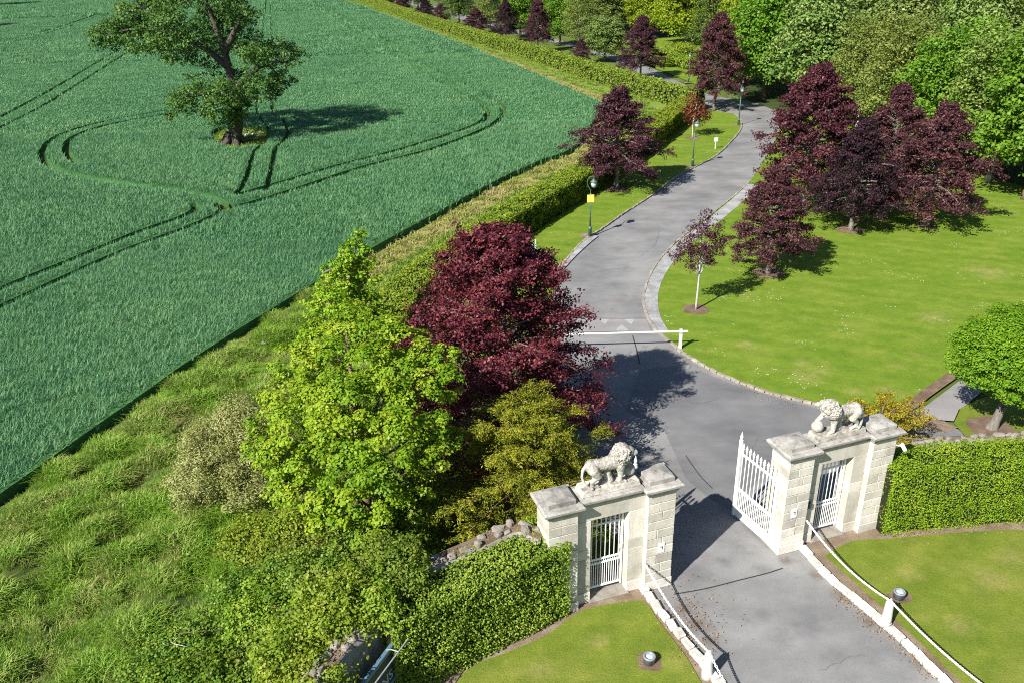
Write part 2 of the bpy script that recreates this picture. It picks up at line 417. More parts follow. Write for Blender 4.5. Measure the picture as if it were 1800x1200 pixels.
class MB:
    """collects simple shapes into one mesh"""
    def __init__(self):
        self.v, self.f = [], []
    def add(self, v, f):
        o = len(self.v)
        self.v += [tuple(x) for x in v]
        self.f += [tuple(i + o for i in q) for q in f]
        return self
    def box(self, x0, x1, y0, y1, z0, z1):
        v = [(x, y, z) for z in (z0, z1) for y in (y0, y1) for x in (x0, x1)]
        return self.add(v, [(0, 2, 3, 1), (4, 5, 7, 6), (0, 1, 5, 4), (2, 6, 7, 3), (0, 4, 6, 2), (1, 3, 7, 5)])
    def tube(self, pts, rad, sides=8, caps=True):
        pts = np.asarray(pts, float)
        rad = np.broadcast_to(np.asarray(rad, float), (len(pts),))
        v, f = [], []
        for i, p in enumerate(pts):
            d = pts[min(i + 1, len(pts) - 1)] - pts[max(i - 1, 0)]
            d = d / max(np.linalg.norm(d), 1e-9)
            ref = np.array([1.0, 0, 0]) if abs(d[2]) > 0.8 else np.array([0, 0, 1.0])
            x = np.cross(ref, d); x /= np.linalg.norm(x); y = np.cross(d, x)
            for k in range(sides):
                t = 2 * math.pi * k / sides
                v.append(p + rad[i] * (math.cos(t) * x + math.sin(t) * y))
        for i in range(len(pts) - 1):
            for k in range(sides):
                a, b = i * sides + k, i * sides + (k + 1) % sides
                f.append((a, b, b + sides, a + sides))
        if caps:
            f.append(tuple(range(sides))[::-1])
            f.append(tuple(range((len(pts) - 1) * sides, len(pts) * sides)))
        return self.add(v, f)
    def lathe(self, prof, sides=16, at=(0, 0, 0)):
        v, f = [], []
        for r, z in prof:
            for k in range(sides):
                t = 2 * math.pi * k / sides
                v.append((at[0] + r * math.cos(t), at[1] + r * math.sin(t), at[2] + z))
        for i in range(len(prof) - 1):
            for k in range(sides):
                a, b = i * sides + k, i * sides + (k + 1) % sides
                f.append((a, b, b + sides, a + sides))
        f.append(tuple(range(sides))[::-1])
        f.append(tuple(range((len(prof) - 1) * sides, len(prof) * sides)))
        return self.add(v, f)
    def mesh(self, name, smooth=False, bevel=0.0, seg=1):
        me = bpy.data.meshes.new(name)
        me.from_pydata(self.v, [], self.f)
        if bevel:
            bm = bmesh.new(); bm.from_mesh(me)
            bmesh.ops.bevel(bm, geom=bm.edges[:], offset=bevel, segments=seg, affect='EDGES', profile=0.6)
            bm.to_mesh(me); bm.free()
        if smooth:
            me.polygons.foreach_set('use_smooth', np.ones(len(me.polygons), bool))
        me.update()
        return me

def spline(pts, n=8, closed=False):
    """Catmull-Rom through the points"""
    P = np.asarray(pts, float)
    if len(P) < 3: return P
    out = []
    m = len(P)
    rng_ = range(m) if closed else range(m - 1)
    for i in rng_:
        p0 = P[(i - 1) % m] if closed or i > 0 else 2 * P[0] - P[1]
        p1, p2 = P[i], P[(i + 1) % m]
        p3 = P[(i + 2) % m] if closed or i < m - 2 else 2 * P[-1] - P[-2]
        for t in np.linspace(0, 1, n, endpoint=False):
            out.append(0.5 * ((2 * p1) + (-p0 + p2) * t + (2 * p0 - 5 * p1 + 4 * p2 - p3) * t * t + (-p0 + 3 * p1 - 3 * p2 + p3) * t ** 3))
    if not closed: out.append(P[-1])
    return np.array(out)

def inside(p, poly):
    """p (N,2) in polygon"""
    poly = np.asarray(poly, float)
    x, y = p[:, 0], p[:, 1]
    c = np.zeros(len(p), bool)
    j = len(poly) - 1
    for i in range(len(poly)):
        xi, yi = poly[i]; xj, yj = poly[j]
        if yi != yj:
            c ^= ((yi > y) != (yj > y)) & (x < (xj - xi) * (y - yi) / (yj - yi) + xi)
        j = i
    return c

def dist_line(p, line):
    """distance of points p (N,2) to a polyline"""
    line = np.asarray(line, float)
    d = np.full(len(p), 1e9)
    for a, b in zip(line[:-1], line[1:]):
        ab = b - a
        t = np.clip(((p - a) @ ab) / max(ab @ ab, 1e-9), 0, 1)
        q = p - (a + t[:, None] * ab)
        d = np.minimum(d, np.hypot(q[:, 0], q[:, 1]))
    return d

def sheet(name, poly, z, mat, kind='structure', parent=None):
    me = bpy.data.meshes.new(name)
    bm = bmesh.new()
    fc = bm.faces.new([bm.verts.new((x, y, z)) for x, y in poly])
    bm.normal_update()
    if fc.normal.z < 0: fc.normal_flip()
    bmesh.ops.triangulate(bm, faces=bm.faces[:])
    bm.to_mesh(me); bm.free()
    o = link(name, me, mat, parent)
    if not parent: tag(o, kind=kind)
    return o

def ribbon(name, line, w, z, mat, parent=None, kind='structure'):
    line = np.asarray(line, float)
    d = np.gradient(line, axis=0); d = unit(d)
    nrm = np.stack([-d[:, 1], d[:, 0]], 1)
    w = np.broadcast_to(np.asarray(w, float), (len(line),))[:, None] * 0.5
    L, R = line + nrm * w, line - nrm * w
    n = len(line)
    v = np.concatenate([np.c_[L, np.full(n, z)], np.c_[R, np.full(n, z)]])
    f = [(i + n, i + n + 1, i + 1, i) for i in range(n - 1)]
    o = link(name, mesh_np(name, v, f), mat, parent)
    if not parent: tag(o, kind=kind)
    return o

def blob_ring(c, r, n, rng, amp=0.2, ax=1.0):
    t = np.linspace(0, 2 * math.pi, n, endpoint=False)
    rr = r * (1 + amp * (rng.random(n) - 0.5) * 2)
    return [(c[0] + math.cos(a) * q * ax, c[1] + math.sin(a) * q) for a, q in zip(t, rr)]

def copy_tree(o, parent=None):
    c = o.copy(); COL.objects.link(c); c.parent = parent
    for ch in o.children:
        copy_tree(ch, c)
    return c

def scatter(name, pts, rz, sc, idx, sources, label, cat):
    """ground cover nobody could count: tufts on points"""
    me = bpy.data.meshes.new(name)
    me.vertices.add(len(pts)); me.vertices.foreach_set('co', np.asarray(pts, np.float32).ravel())
    for nm, dt, ar in (('rz', 'FLOAT', rz), ('sc', 'FLOAT', sc), ('idx', 'INT', idx)):
        at = me.attributes.new(nm, dt, 'POINT')
        at.data.foreach_set('value', np.asarray(ar, np.float32 if dt == 'FLOAT' else np.int32))
    o = link(name, me)
    tag(o, label, cat, kind='stuff')
    cl = bpy.data.collections.new(name + '_tufts')
    for s in sources: cl.objects.link(s)
    g = bpy.data.node_groups.new(name + '_scatter', 'GeometryNodeTree')
    g.interface.new_socket('Geometry', in_out='INPUT', socket_type='NodeSocketGeometry')
    g.interface.new_socket('Geometry', in_out='OUTPUT', socket_type='NodeSocketGeometry')
    gi, go = g.nodes.new('NodeGroupInput'), g.nodes.new('NodeGroupOutput')
    ip = g.nodes.new('GeometryNodeInstanceOnPoints')
    ci = g.nodes.new('GeometryNodeCollectionInfo')
    ci.inputs['Collection'].default_value = cl
    ci.inputs['Separate Children'].default_value = True
    ci.inputs['Reset Children'].default_value = True
    def named(n, t):
        q = g.nodes.new('GeometryNodeInputNamedAttribute'); q.data_type = t
        q.inputs['Name'].default_value = n
        return q.outputs['Attribute']
    cx = g.nodes.new('ShaderNodeCombineXYZ')
    g.links.new(named('rz', 'FLOAT'), cx.inputs['Z'])
    er = g.nodes.new('FunctionNodeEulerToRotation')
    g.links.new(cx.outputs[0], er.inputs[0])
    g.links.new(gi.outputs[0], ip.inputs['Points'])
    g.links.new(ci.outputs[0], ip.inputs['Instance'])
    ip.inputs['Pick Instance'].default_value = True
    g.links.new(named('idx', 'INT'), ip.inputs['Instance Index'])
    g.links.new(er.outputs[0], ip.inputs['Rotation'])
    g.links.new(named('sc', 'FLOAT'), ip.inputs['Scale'])
    g.links.new(ip.outputs[0], go.inputs[0])
    md = o.modifiers.new('scatter', 'NODES'); md.node_group = g
    return o

def tuft(name, rng, blades, rad, h, width, lean, mat):
    """a tuft of bent grass blades: each one quad and a tip"""
    v, q, tint = [], [], []
    for i in range(blades):
        a, r = rng.random() * 6.283, rad * math.sqrt(rng.random())
        p = np.array([math.cos(a) * r, math.sin(a) * r, 0])
        b = rng.random() * 6.283
        d = np.array([math.cos(b), math.sin(b), 0]); s = np.array([-d[1], d[0], 0])
        hh = h * (0.65 + 0.5 * rng.random()); ln = lean * (0.4 + rng.random())
        m = p + d * ln * 0.35 * hh + np.array([0, 0, hh * 0.68])
        e = p + d * ln * hh + np.array([0, 0, hh * (1.0 - 0.25 * ln)])
        w = width * (0.7 + 0.6 * rng.random())
        o = len(v)
        v += [p - s * w * .5, p + s * w * .5, m + s * w * .5, m - s * w * .5, e + s * w * .12, e - s * w * .12]
        q += [(o, o + 1, o + 2, o + 3), (o + 3, o + 2, o + 4, o + 5)]
        t = rng.random(); tint += [t, t]
    me = mesh_np(name, v, q)
    at = me.attributes.new('tint', 'FLOAT', 'FACE'); at.data.foreach_set('value', np.array(tint, np.float32))
    me.materials.append(mat)
    return bpy.data.objects.new(name, me)

# ------------------------------------------------------------------ the setting: ground, field, drive, lawns
rng = np.random.default_rng(7)
_s = 2500.0
me = mesh_np('ground', [(-_s, -300, -0.06), (_s, -300, -0.06), (_s, _s, -0.06), (-_s, _s, -0.06)], [(0, 1, 2, 3)])
tag(link('ground', me, 'ground'), kind='structure')

# crop: foot line of the near edge, corner, far right edge
CROP_NEAR = spline([(-18.94, 15.67), (-17.57, 18.30), (-16.24, 21.68), (-15.15, 25.21), (-14.14, 28.35), (-13.35, 30.89), (-11.89, 34.65), (-10.17, 38.78), (-7.59, 44.90), (-4.80, 50.71), (-0.51, 59.45), (2.59, 64.65), (5.64, 69.50), (9.14, 83.80)], 6)
CROP_FAR = spline([(10.25, 88.75), (7.38, 99.73), (1.05, 123.18), (-8.63, 155.88), (-24.79, 210.43), (-49.78, 287.62), (-74.95, 368.75)], 5)
FIELD = [tuple(p) for p in CROP_NEAR] + [tuple(p) for p in CROP_FAR] + [(-75.0, 420.0), (-330.0, 520.0), (-330.0, 120.0), (-75.0, 18.0)]
TRAMS = [spline(q, 8) for q in (
    [(-52.72, 82.69), (-53.77, 90.74), (-58.39, 112.89), (-70.62, 164.73), (-87.83, 240.71), (-90.78, 258.37)], [(-49.25, 76.71), (-50.42, 84.59), (-52.76, 98.51), (-59.32, 126.86), (-68.10, 165.07), (-83.03, 233.40)],
    [(-100.74, 171.12), (-106.37, 209.72), (-118.51, 261.84)], [(-97.03, 164.51), (-102.40, 201.58), (-115.31, 256.39)],
    [(-94.12, 361.16), (-54.28, 201.36), (-40.11, 144.56), (-32.53, 114.66), (-28.47, 98.46), (-25.13, 86.94), (-23.47, 83.17), (-22.06, 78.65), (-21.39, 74.18), (-21.24, 70.41), (-20.25, 65.38), (-19.24, 60.14), (-18.90, 56.78)],
    [(-92.56, 360.36), (-52.33, 200.77), (-38.02, 144.09), (-30.64, 114.31), (-26.63, 98.17), (-24.18, 89.01), (-21.96, 84.10), (-20.38, 78.95), (-19.80, 74.92), (-19.74, 71.73), (-19.04, 68.11), (-17.74, 61.60), (-17.06, 57.62)],
    [(-36.36, 92.80), (-40.34, 87.58), (-42.15, 82.64), (-41.97, 77.72), (-40.25, 72.68), (-38.15, 68.92), (-36.18, 66.60), (-32.96, 63.74), (-28.81, 61.13), (-24.22, 58.94), (-21.15, 57.00), (-19.11, 54.85)],
    [(-35.48, 90.34), (-38.71, 86.45), (-40.38, 82.41), (-40.26, 77.99), (-38.82, 74.05), (-36.76, 70.37), (-34.80, 67.76)],
    [(-27.21, 35.97), (-26.03, 39.69), (-24.29, 44.07), (-22.60, 48.62), (-20.97, 51.70), (-20.64, 53.67), (-21.37, 55.07)], [(-26.02, 34.04), (-24.71, 37.28), (-23.61, 40.69), (-21.97, 45.39), (-19.78, 49.49), (-18.73, 52.35), (-18.40, 54.38)],
    [(-18.58, 57.04), (-16.33, 60.15), (-13.00, 64.94), (-9.06, 69.59), (-4.65, 76.36), (-2.43, 80.81), (-1.91, 85.73), (-2.65, 90.75), (-5.87, 100.74), (-12.50, 121.74), (-19.20, 143.71), (-37.00, 203.37), (-60.10, 289.17)],
    [(-18.51, 53.47), (-17.02, 54.92), (-14.99, 57.85), (-11.07, 63.99), (-6.22, 69.66), (-2.09, 77.29), (-0.53, 82.53), (-0.30, 87.07), (-0.84, 91.51), (-3.93, 102.52), (-12.23, 127.84), (-20.86, 157.10), (-37.01, 211.20), (-45.16, 241.57)])]
TRAM_W = [0.30, 0.30, 0.45, 0.45, 0.21, 0.21, 0.30, 0.30, 0.27, 0.24, 0.32, 0.34]
OAK_AT = (-24.58, 76.00)
ISLAND = [(p[0], p[1]) for p in spline([(-27.67, 78.62), (-27.74, 81.80), (-26.07, 82.68), (-23.98, 82.11), (-22.19, 79.19), (-21.31, 74.87), (-22.18, 72.47), (-23.83, 72.23), (-25.86, 74.51)], 4, True)]
CLEAR = [(p[0], p[1]) for p in spline([(-19.61, 54.10), (-19.40, 55.42), (-18.68, 54.54), (-18.43, 52.95), (-18.73, 52.23)], 4, True)]

def tram_mask(p, grow=0.0):
    hit = inside(p, ISLAND) | inside(p, CLEAR)
    for t, w in zip(TRAMS, TRAM_W):
        lo, hi = t.min(0) - 1, t.max(0) + 1
        k = np.where((p[:, 0] > lo[0]) & (p[:, 0] < hi[0]) & (p[:, 1] > lo[1]) & (p[:, 1] < hi[1]))[0]
        if len(k): hit[k] |= dist_line(p[k], t) < w + grow
    return hit

def build_crop():
    pts, edges, regions = [], [], []
    def ring(poly):
        o = len(pts)
        pts.extend(Vector((float(x), float(y))) for x, y in poly)
        edges.extend((o + i, o + (i + 1) % len(poly)) for i in range(len(poly)))
    ring(FIELD); ring(ISLAND); ring(CLEAR)
    for t, w in zip(TRAMS, TRAM_W):
        d = unit(np.gradient(t, axis=0)); nn = np.stack([-d[:, 1], d[:, 0]], 1)
        ring(list(map(tuple, t + nn * w)) + list(map(tuple, (t - nn * w)[::-1])))
    v, e, f = delaunay_2d_cdt(pts, edges, [], 1, 1e-4)[:3]
    v = np.array([(a.x, a.y) for a in v])
    cen = np.array([v[list(q)].mean(0) for q in f])
    keep = inside(cen, FIELD) & ~tram_mask(cen, -0.02)
    f = [tuple(q) for q, k in zip(f, keep) if k]
    zt = 0.38
    verts = [(x, y, zt) for x, y in v] + [(x, y, -0.03) for x, y in v]
    n = len(v)
    cnt = {}
    for q in f:
        for a, b in zip(q, q[1:] + q[:1]):
            cnt[(a, b)] = 1
    faces = list(f)
    for a, b in cnt:
        if (b, a) not in cnt: faces.append((b, a, a + n, b + n))
    me = bpy.data.meshes.new('crop_canopy')
    me.from_pydata(verts, [], faces); me.update()
    return me

def crop_mat(name, lo, mid, hi):
    k = NT(name)
    p = k.pos()
    big = k.noise(p, 0.09, 4, 0.6)
    fac = k.math('ADD', k.math('MULTIPLY', k.noise(p, 1.3, 5, 0.7), 0.55), k.math('MULTIPLY', big, 0.45))
    c = k.ramp(fac, [(0.38, lo), (0.5, mid), (0.64, hi)])
    fn = k.noise(p, 7.0, 3, 0.8)
    return k.done(k.bsdf(c, 0.7, k.bump(fn, 0.8, 0.12), spec=0.2))
M['crop_under'] = crop_mat('wheat_canopy', (0.03, 0.095, 0.030), (0.048, 0.14, 0.042), (0.08, 0.19, 0.055))

def crop_blade_mat():
    k = NT('wheat_blade')
    p = k.pos()
    at = k.n('ShaderNodeAttribute', attribute_name='tint')
    big = k.math('ADD', k.math('MULTIPLY', k.noise(p, 0.10, 4, 0.6), 0.6), k.math('MULTIPLY', k.noise(p, 0.8, 3, 0.6), 0.4))
    oi = k.n('ShaderNodeObjectInfo')
    f = k.math('ADD', k.math('MULTIPLY', big, 0.9), k.math('ADD', k.math('MULTIPLY', at.outputs['Fac'], 0.24), k.math('MULTIPLY', oi.outputs['Random'], 0.12)))
    c = k.ramp(f, [(0.34, (0.052, 0.160, 0.070)), (0.60, (0.098, 0.25, 0.108)), (0.88, (0.185, 0.34, 0.140))])
    a = k.bsdf(c, 0.5, spec=0.3)
    tr = k.n('ShaderNodeBsdfTranslucent'); k.l(c, tr.inputs['Color'])
    mx = k.n('ShaderNodeMixShader'); mx.inputs[0].default_value = 0.28
    k.l(a, mx.inputs[1]); k.l(tr.outputs[0], mx.inputs[2])
    return k.done(mx.outputs[0])
M['wheat'] = crop_blade_mat()
crop = tag(link('field', build_crop(), 'crop_under'), kind='structure')
M['wheeling'] = ground_mat('wheeling_soil', (0.06, 0.09, 0.02), (0.09, 0.14, 0.025), (0.15, 0.15, 0.05), 1.2, 9.0)
sheet('field_soil', FIELD, -0.04, 'wheeling')

def in_view(p, margin=0.18):
    """keep ground points that the camera, or one a step to its side, could see"""
    q = np.c_[p, np.zeros(len(p))] - np.array([0, 0, 15.50])
    r, d, f = np.array((0.999631, -0.011643, -0.024554)), np.array((-0.027174, -0.428286, -0.903235)), np.array((0.000000, 0.903568, -0.428444))
    z = q @ f
    x = (q @ r) / z; y = (q @ d) / z
    k = 18.0 / 29.314
    return (z > 1) & (np.abs(x) < k * (1 + margin)) & (np.abs(y) < k / 1.5 * (1 + margin))

def sample_poly(poly, density, rng, margin=0.12):
    poly = np.asarray(poly, float)
    lo, hi = poly.min(0), poly.max(0)
    n = int((hi[0] - lo[0]) * (hi[1] - lo[1]) * density)
    p = lo + rng.random((n, 2)) * (hi - lo)
    p = p[in_view(p, margin)]
    return p[inside(p, poly)]

def tufted_crop():
    pts, sc, idx = [], [], []
    rg = np.random.default_rng(3)
    for (y0, y1, dens, size, ix) in ((14, 46, 26.0, 1.0, 0), (46, 80, 12.0, 1.2, 3), (80, 140, 4.5, 1.5, 6), (140, 250, 1.5, 2.0, 6), (250, 420, 0.45, 3.0, 6)):
        box = [(-0.62 * y1 - 8, y0), (30, y0), (30, y1), (-0.62 * y1 - 8, y1)]
        st = 1 / math.sqrt(dens)
        gx, gy = np.meshgrid(np.arange(box[0][0], 30, st), np.arange(y0, y1, st))
        p = np.c_[gx.ravel(), gy.ravel()] + (rg.random((gx.size, 2)) - 0.5) * st * 0.9
        p = p[in_view(p, 0.32 if y0 < 80 else 0.12)]
        p = p[inside(p, FIELD)]
        if y0 < 90: p = p[dist_line(p, CROP_NEAR) > 0.16]
        p = p[~tram_mask(p, 0.27 * size - 0.08)]
        pts.append(p); sc.append(size * (0.92 + 0.16 * rg.random(len(p)))); idx.append(ix + rg.integers(0, 3, len(p)))
    p = np.concatenate(pts)
    sc = np.concatenate(sc); idx = np.concatenate(idx)
    hz = np.minimum(sc, 1.25)
    src = [tuft('wheat_%s' % 'abc'[i], rg, 26, 0.22, 0.60, 0.020, 0.42, M['wheat']) for i in range(3)]
    src += [tuft('wheat_%s' % 'def'[i], rg, 26, 0.30, 0.50, 0.028, 0.42, M['wheat']) for i in range(3)]
    src += [tuft('wheat_%s' % 'ghi'[i], rg, 34, 0.42, 0.36, 0.04, 0.55, M['wheat']) for i in range(3)]
    scatter('wheat_crop', np.c_[p, np.zeros(len(p))], rg.random(len(p)) * 6.283, sc, idx, src,
            'blue-green young wheat filling the big field with wheel tracks through it', 'wheat')
    return len(p)
print('wheat tufts', tufted_crop())

sheet('island_turf', ISLAND, -0.01, 'margin_green')

# margin of dry grass between crop and hedges
sheet('field_margin', [tuple(p) for p in CROP_NEAR[24:]] + [tuple(p) for p in CROP_FAR] +
      [(-54.79, 358.02), (-28.27, 241.60), (-15.70, 196.66), (-3.61, 156.50), (5.31, 128.70), (11.55, 108.00), (16.38, 94.23), (19.04, 87.39), (15.95, 77.45), (11.29, 69.23), (6.37, 62.41), (2.67, 57.10), (-0.86, 50.71), (-3.43, 45.45), (-5.01, 41.43), (-5.76, 37.58), (-6.48, 33.10), (-8.06, 30.99), (-10.03, 33.32)], -0.02, 'margin_green')
ribbon('field_headland', spline([(-9.00, 35.74), (-8.32, 39.64), (-7.26, 42.47), (-6.28, 44.70), (-4.63, 48.39), (-2.36, 52.73), (0.29, 57.80), (3.40, 63.10), (5.97, 67.78), (8.78, 75.58)], 5), [1.5] * 46, -0.012, 'verge')
ribbon('field_headland', spline([(12.20, 86.47), (10.06, 93.75), (7.54, 101.83), (1.07, 124.42), (-8.54, 153.99), (-20.17, 190.97), (-40.19, 259.83), (-55.87, 312.24)], 5), [3.2] * 36, -0.012, 'verge')

# drive
DRIVE_L = spline([(4.96, 12.95), (4.54, 13.98), (4.32, 14.58), (4.01, 15.40), (3.61, 16.36), (3.38, 17.12)], 4)
DRIVE_L2 = spline([(2.92, 18.90), (2.38, 21.68), (2.01, 25.09), (1.83, 28.45), (1.77, 32.58), (1.97, 37.04), (2.65, 41.27), (4.04, 45.32), (5.66, 48.15), (7.45, 51.29), (9.67, 54.94), (12.34, 59.87), (13.92, 62.09), (16.56, 65.91), (19.02, 70.91), (21.15, 75.95), (22.24, 80.14), (22.33, 83.07), (21.25, 85.10), (20.03, 89.28), (19.05, 98.55), (17.16, 117.50), (14.30, 134.43), (7.55, 157.48), (-3.02, 188.45), (-19.12, 242.42), (-37.94, 310.61)], 6)
DRIVE_R = spline([(-38.47, 332.87), (-12.62, 235.69), (-0.60, 191.89), (9.67, 158.91), (15.73, 139.46), (19.45, 122.42), (21.08, 105.74), (22.62, 95.51), (25.02, 91.32), (26.58, 88.24), (26.74, 83.64), (25.03, 76.20), (21.06, 66.77), (17.11, 57.90), (14.75, 53.73), (12.65, 50.31), (10.80, 47.36), (8.83, 43.94), (7.32, 40.49), (6.46, 37.44), (6.22, 35.37), (6.34, 33.70), (6.63, 32.50), (7.09, 31.08), (7.74, 29.74), (8.59, 28.58), (9.44, 27.66), (10.32, 27.03), (11.19, 26.48), (12.28, 26.05), (13.42, 25.82), (14.57, 26.33)], 6)
DRIVE_R2 = spline([(14.68, 25.00), (13.52, 24.20), (12.30, 23.13), (10.58, 21.60), (8.94, 19.94), (7.98, 18.64), (8.25, 17.50), (8.65, 16.53), (9.00, 15.77), (9.37, 14.84), (9.69, 13.80), (10.08, 12.56)], 4)
drive = sheet('drive', [tuple(p) for p in np.concatenate([DRIVE_L, DRIVE_L2, DRIVE_R, DRIVE_R2])], 0.0, 'asphalt')

# darker resurfaced apron inside the gates, joints, speed table with its arrowheads
sheet('road_patch', [(5.11, 29.70), (6.54, 30.02), (7.65, 29.30), (8.51, 28.25), (10.26, 26.82), (11.12, 26.27), (12.19, 25.81), (13.03, 25.36), (14.06, 25.43), (13.11, 24.15), (11.93, 23.15), (10.63, 23.22), (9.33, 23.28), (7.94, 22.35), (6.51, 20.33), (5.86, 21.22), (5.43, 22.15), (5.28, 24.92), (4.11, 26.57)], 0.004, 'asphalt_dark')
sheet('speed_table', [(2.38, 34.97), (6.15, 34.72), (6.12, 33.29), (2.15, 33.49)], 0.008, 'path')
M['asphalt_crack'] = plain_mat('old_crack', (0.11, 0.108, 0.105), 0.9, vary=0.5, scale=9)
def thin(line, w, z=0.011):
    ribbon('road_joint', spline(line, 4), w, z, 'joint')
thin([(2.38, 35.04), (4.19, 34.85), (6.15, 34.72)], 0.05); thin([(2.15, 33.43), (4.03, 33.37), (6.12, 33.29)], 0.05)
thin([(5.27, 32.93), (5.24, 31.68), (5.18, 30.20)], 0.04)
thin([(4.07, 16.92), (4.95, 17.10), (5.92, 17.39), (6.67, 17.61), (7.21, 17.81)], 0.035)
thin([(5.69, 23.46), (5.91, 22.29), (6.15, 21.56)], 0.03)
for q in ([(6.97, 14.23), (7.64, 14.59), (8.22, 14.71)], [(4.24, 40.72), (5.33, 41.15), (6.27, 41.42)], [(6.91, 42.70), (8.21, 44.97), (8.97, 47.52)], [(5.71, 27.33), (6.91, 26.92), (7.66, 27.23)], [(8.03, 25.55), (8.37, 24.58), (7.97, 23.69)]):
    q = spline(q, 5); q = q + np.random.default_rng(len(q)).normal(0, 0.035, q.shape); ribbon('road_crack', q, 0.008, 0.0105, 'asphalt_crack')
for i, q in enumerate(([(4.00, 34.80), (4.47, 34.77), (4.21, 34.15)], [(5.14, 34.72), (5.65, 34.69), (5.36, 34.08)], [(4.60, 33.51), (5.17, 33.48), (4.93, 34.11)])):
    sheet('road_arrowhead', q, 0.012, 'marking')

# lawns
lawn_edge = spline([(21.06, 66.77), (17.11, 57.90), (14.75, 53.73), (12.65, 50.31), (10.80, 47.36), (8.83, 43.94), (7.32, 40.49), (6.46, 37.44), (6.22, 35.37), (6.34, 33.70), (6.63, 32.50), (7.09, 31.08), (7.74, 29.74), (8.59, 28.58), (9.44, 27.66), (10.32, 27.03), (11.19, 26.48), (12.28, 26.05), (13.42, 25.82), (14.57, 26.33)], 6)
LAWN = [tuple(p) for p in lawn_edge] + [(15.71, 27.21), (17.02, 28.51), (19.51, 30.37), (25.16, 33.44), (32.93, 41.05), (35.22, 52.38), (33.24, 59.41), (33.00, 72.60), (30.00, 81.04), (26.87, 81.50)]
sheet('lawn', LAWN, 0.05, 'lawn')
verge_edge = DRIVE_L2[5 * 6:19 * 6]
sheet('verge_lawn', [tuple(p) for p in verge_edge] + [(21.25, 85.10), (17.82, 82.83), (14.86, 75.78), (10.43, 66.64), (6.29, 57.49), (3.28, 51.18), (0.14, 44.85), (-1.38, 40.32), (-1.81, 35.26), (-1.86, 29.61)], 0.05, 'lawn')
sheet('front_lawn', [tuple(p) for p in spline([(-1.96, 12.66), (-1.54, 14.10), (-1.09, 14.68), (-0.39, 15.01), (0.65, 15.56), (1.33, 16.18), (1.94, 16.50), (2.92, 16.67), (3.27, 16.61), (3.49, 16.00), (3.78, 15.23), (4.01, 14.59), (4.18, 13.89), (4.49, 12.89)], 4)], 0.05, 'lawn_front')
sheet('front_lawn', [tuple(p) for p in spline([(8.51, 18.23), (9.04, 18.60), (9.61, 18.84), (10.52, 18.88), (12.04, 19.02), (13.55, 19.11), (15.49, 19.08)], 4)] + [(16.60, 17.39), (12.60, 12.48), (10.44, 12.55), (10.06, 13.74), (9.70, 14.90), (9.24, 16.26), (8.89, 17.16)], 0.05, 'lawn_front')
sheet('soil_bed', [(-3.22, 12.00), (-2.80, 13.58), (-1.56, 14.53), (-0.48, 15.38), (1.13, 16.49), (1.55, 18.00), (2.82, 18.18), (3.50, 17.47), (3.62, 16.40), (4.02, 15.44), (4.33, 14.61), (4.84, 13.18), (4.47, 11.77)], 0.025, 'soil')
sheet('soil_bed', [(7.96, 18.74), (8.76, 19.42), (11.04, 20.12), (13.63, 20.57), (16.98, 20.42), (18.09, 17.33), (12.55, 11.52), (10.27, 11.59), (9.80, 13.80), (9.44, 14.88), (9.08, 15.79), (8.71, 16.57), (8.34, 17.54)], 0.025, 'soil')

# gravel and concrete strips beside the drive
ribbon('gravel_strip', spline([(6.57, 33.15), (6.48, 34.83), (6.77, 37.27), (7.57, 40.06), (8.99, 43.27), (10.96, 46.70), (12.83, 49.57), (15.02, 53.16), (17.18, 56.96)], 6), np.linspace(0.62, 0.85, 49), 0.062, 'gravel')
ribbon('concrete_strip', spline([(2.20, 40.22), (3.21, 42.81), (4.22, 45.11), (5.03, 46.68)], 6), 0.42, 0.062, 'gravel')
# paved path on the right with its brick edge
sheet('path', [(14.44, 25.73), (17.23, 28.12), (21.45, 31.33), (21.61, 29.21), (18.91, 28.40), (16.49, 26.23), (15.99, 25.85), (15.43, 25.08), (14.96, 25.18)], 0.062, 'path')
ribbon('brick_edge', spline([(14.09, 25.95), (15.54, 27.22), (17.09, 28.51)], 6), 0.42, 0.064, 'mulch')
sheet('path', [(14.20, 25.50), (15.14, 25.14), (15.37, 24.40), (15.29, 23.86), (13.00, 23.44), (12.66, 23.99)], 0.03, 'asphalt_dark')
sheet('leaf_drift', [(14.39, 25.53), (14.98, 25.22), (15.40, 24.70), (14.76, 24.36), (14.12, 24.65)], 0.036, 'soil')
sheet('tree_bed', [(16.23, 26.12), (17.35, 26.69), (19.63, 26.99), (19.35, 24.20), (16.87, 23.25), (15.35, 23.96), (15.38, 24.97)], 0.055, 'lawn_front')
# woodland floor
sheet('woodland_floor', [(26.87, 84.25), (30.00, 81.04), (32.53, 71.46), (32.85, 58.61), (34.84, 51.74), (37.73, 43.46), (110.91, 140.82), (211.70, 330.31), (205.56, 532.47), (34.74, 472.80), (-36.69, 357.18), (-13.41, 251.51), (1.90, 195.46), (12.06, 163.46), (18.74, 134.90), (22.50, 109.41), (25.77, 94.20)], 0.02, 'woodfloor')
sheet('clearing', [(26.36, 154.44), (36.13, 167.77), (32.88, 135.37), (23.45, 97.79), (22.02, 107.01), (19.13, 125.69), (15.90, 141.03), (15.67, 157.31)], 0.035, 'lawn')

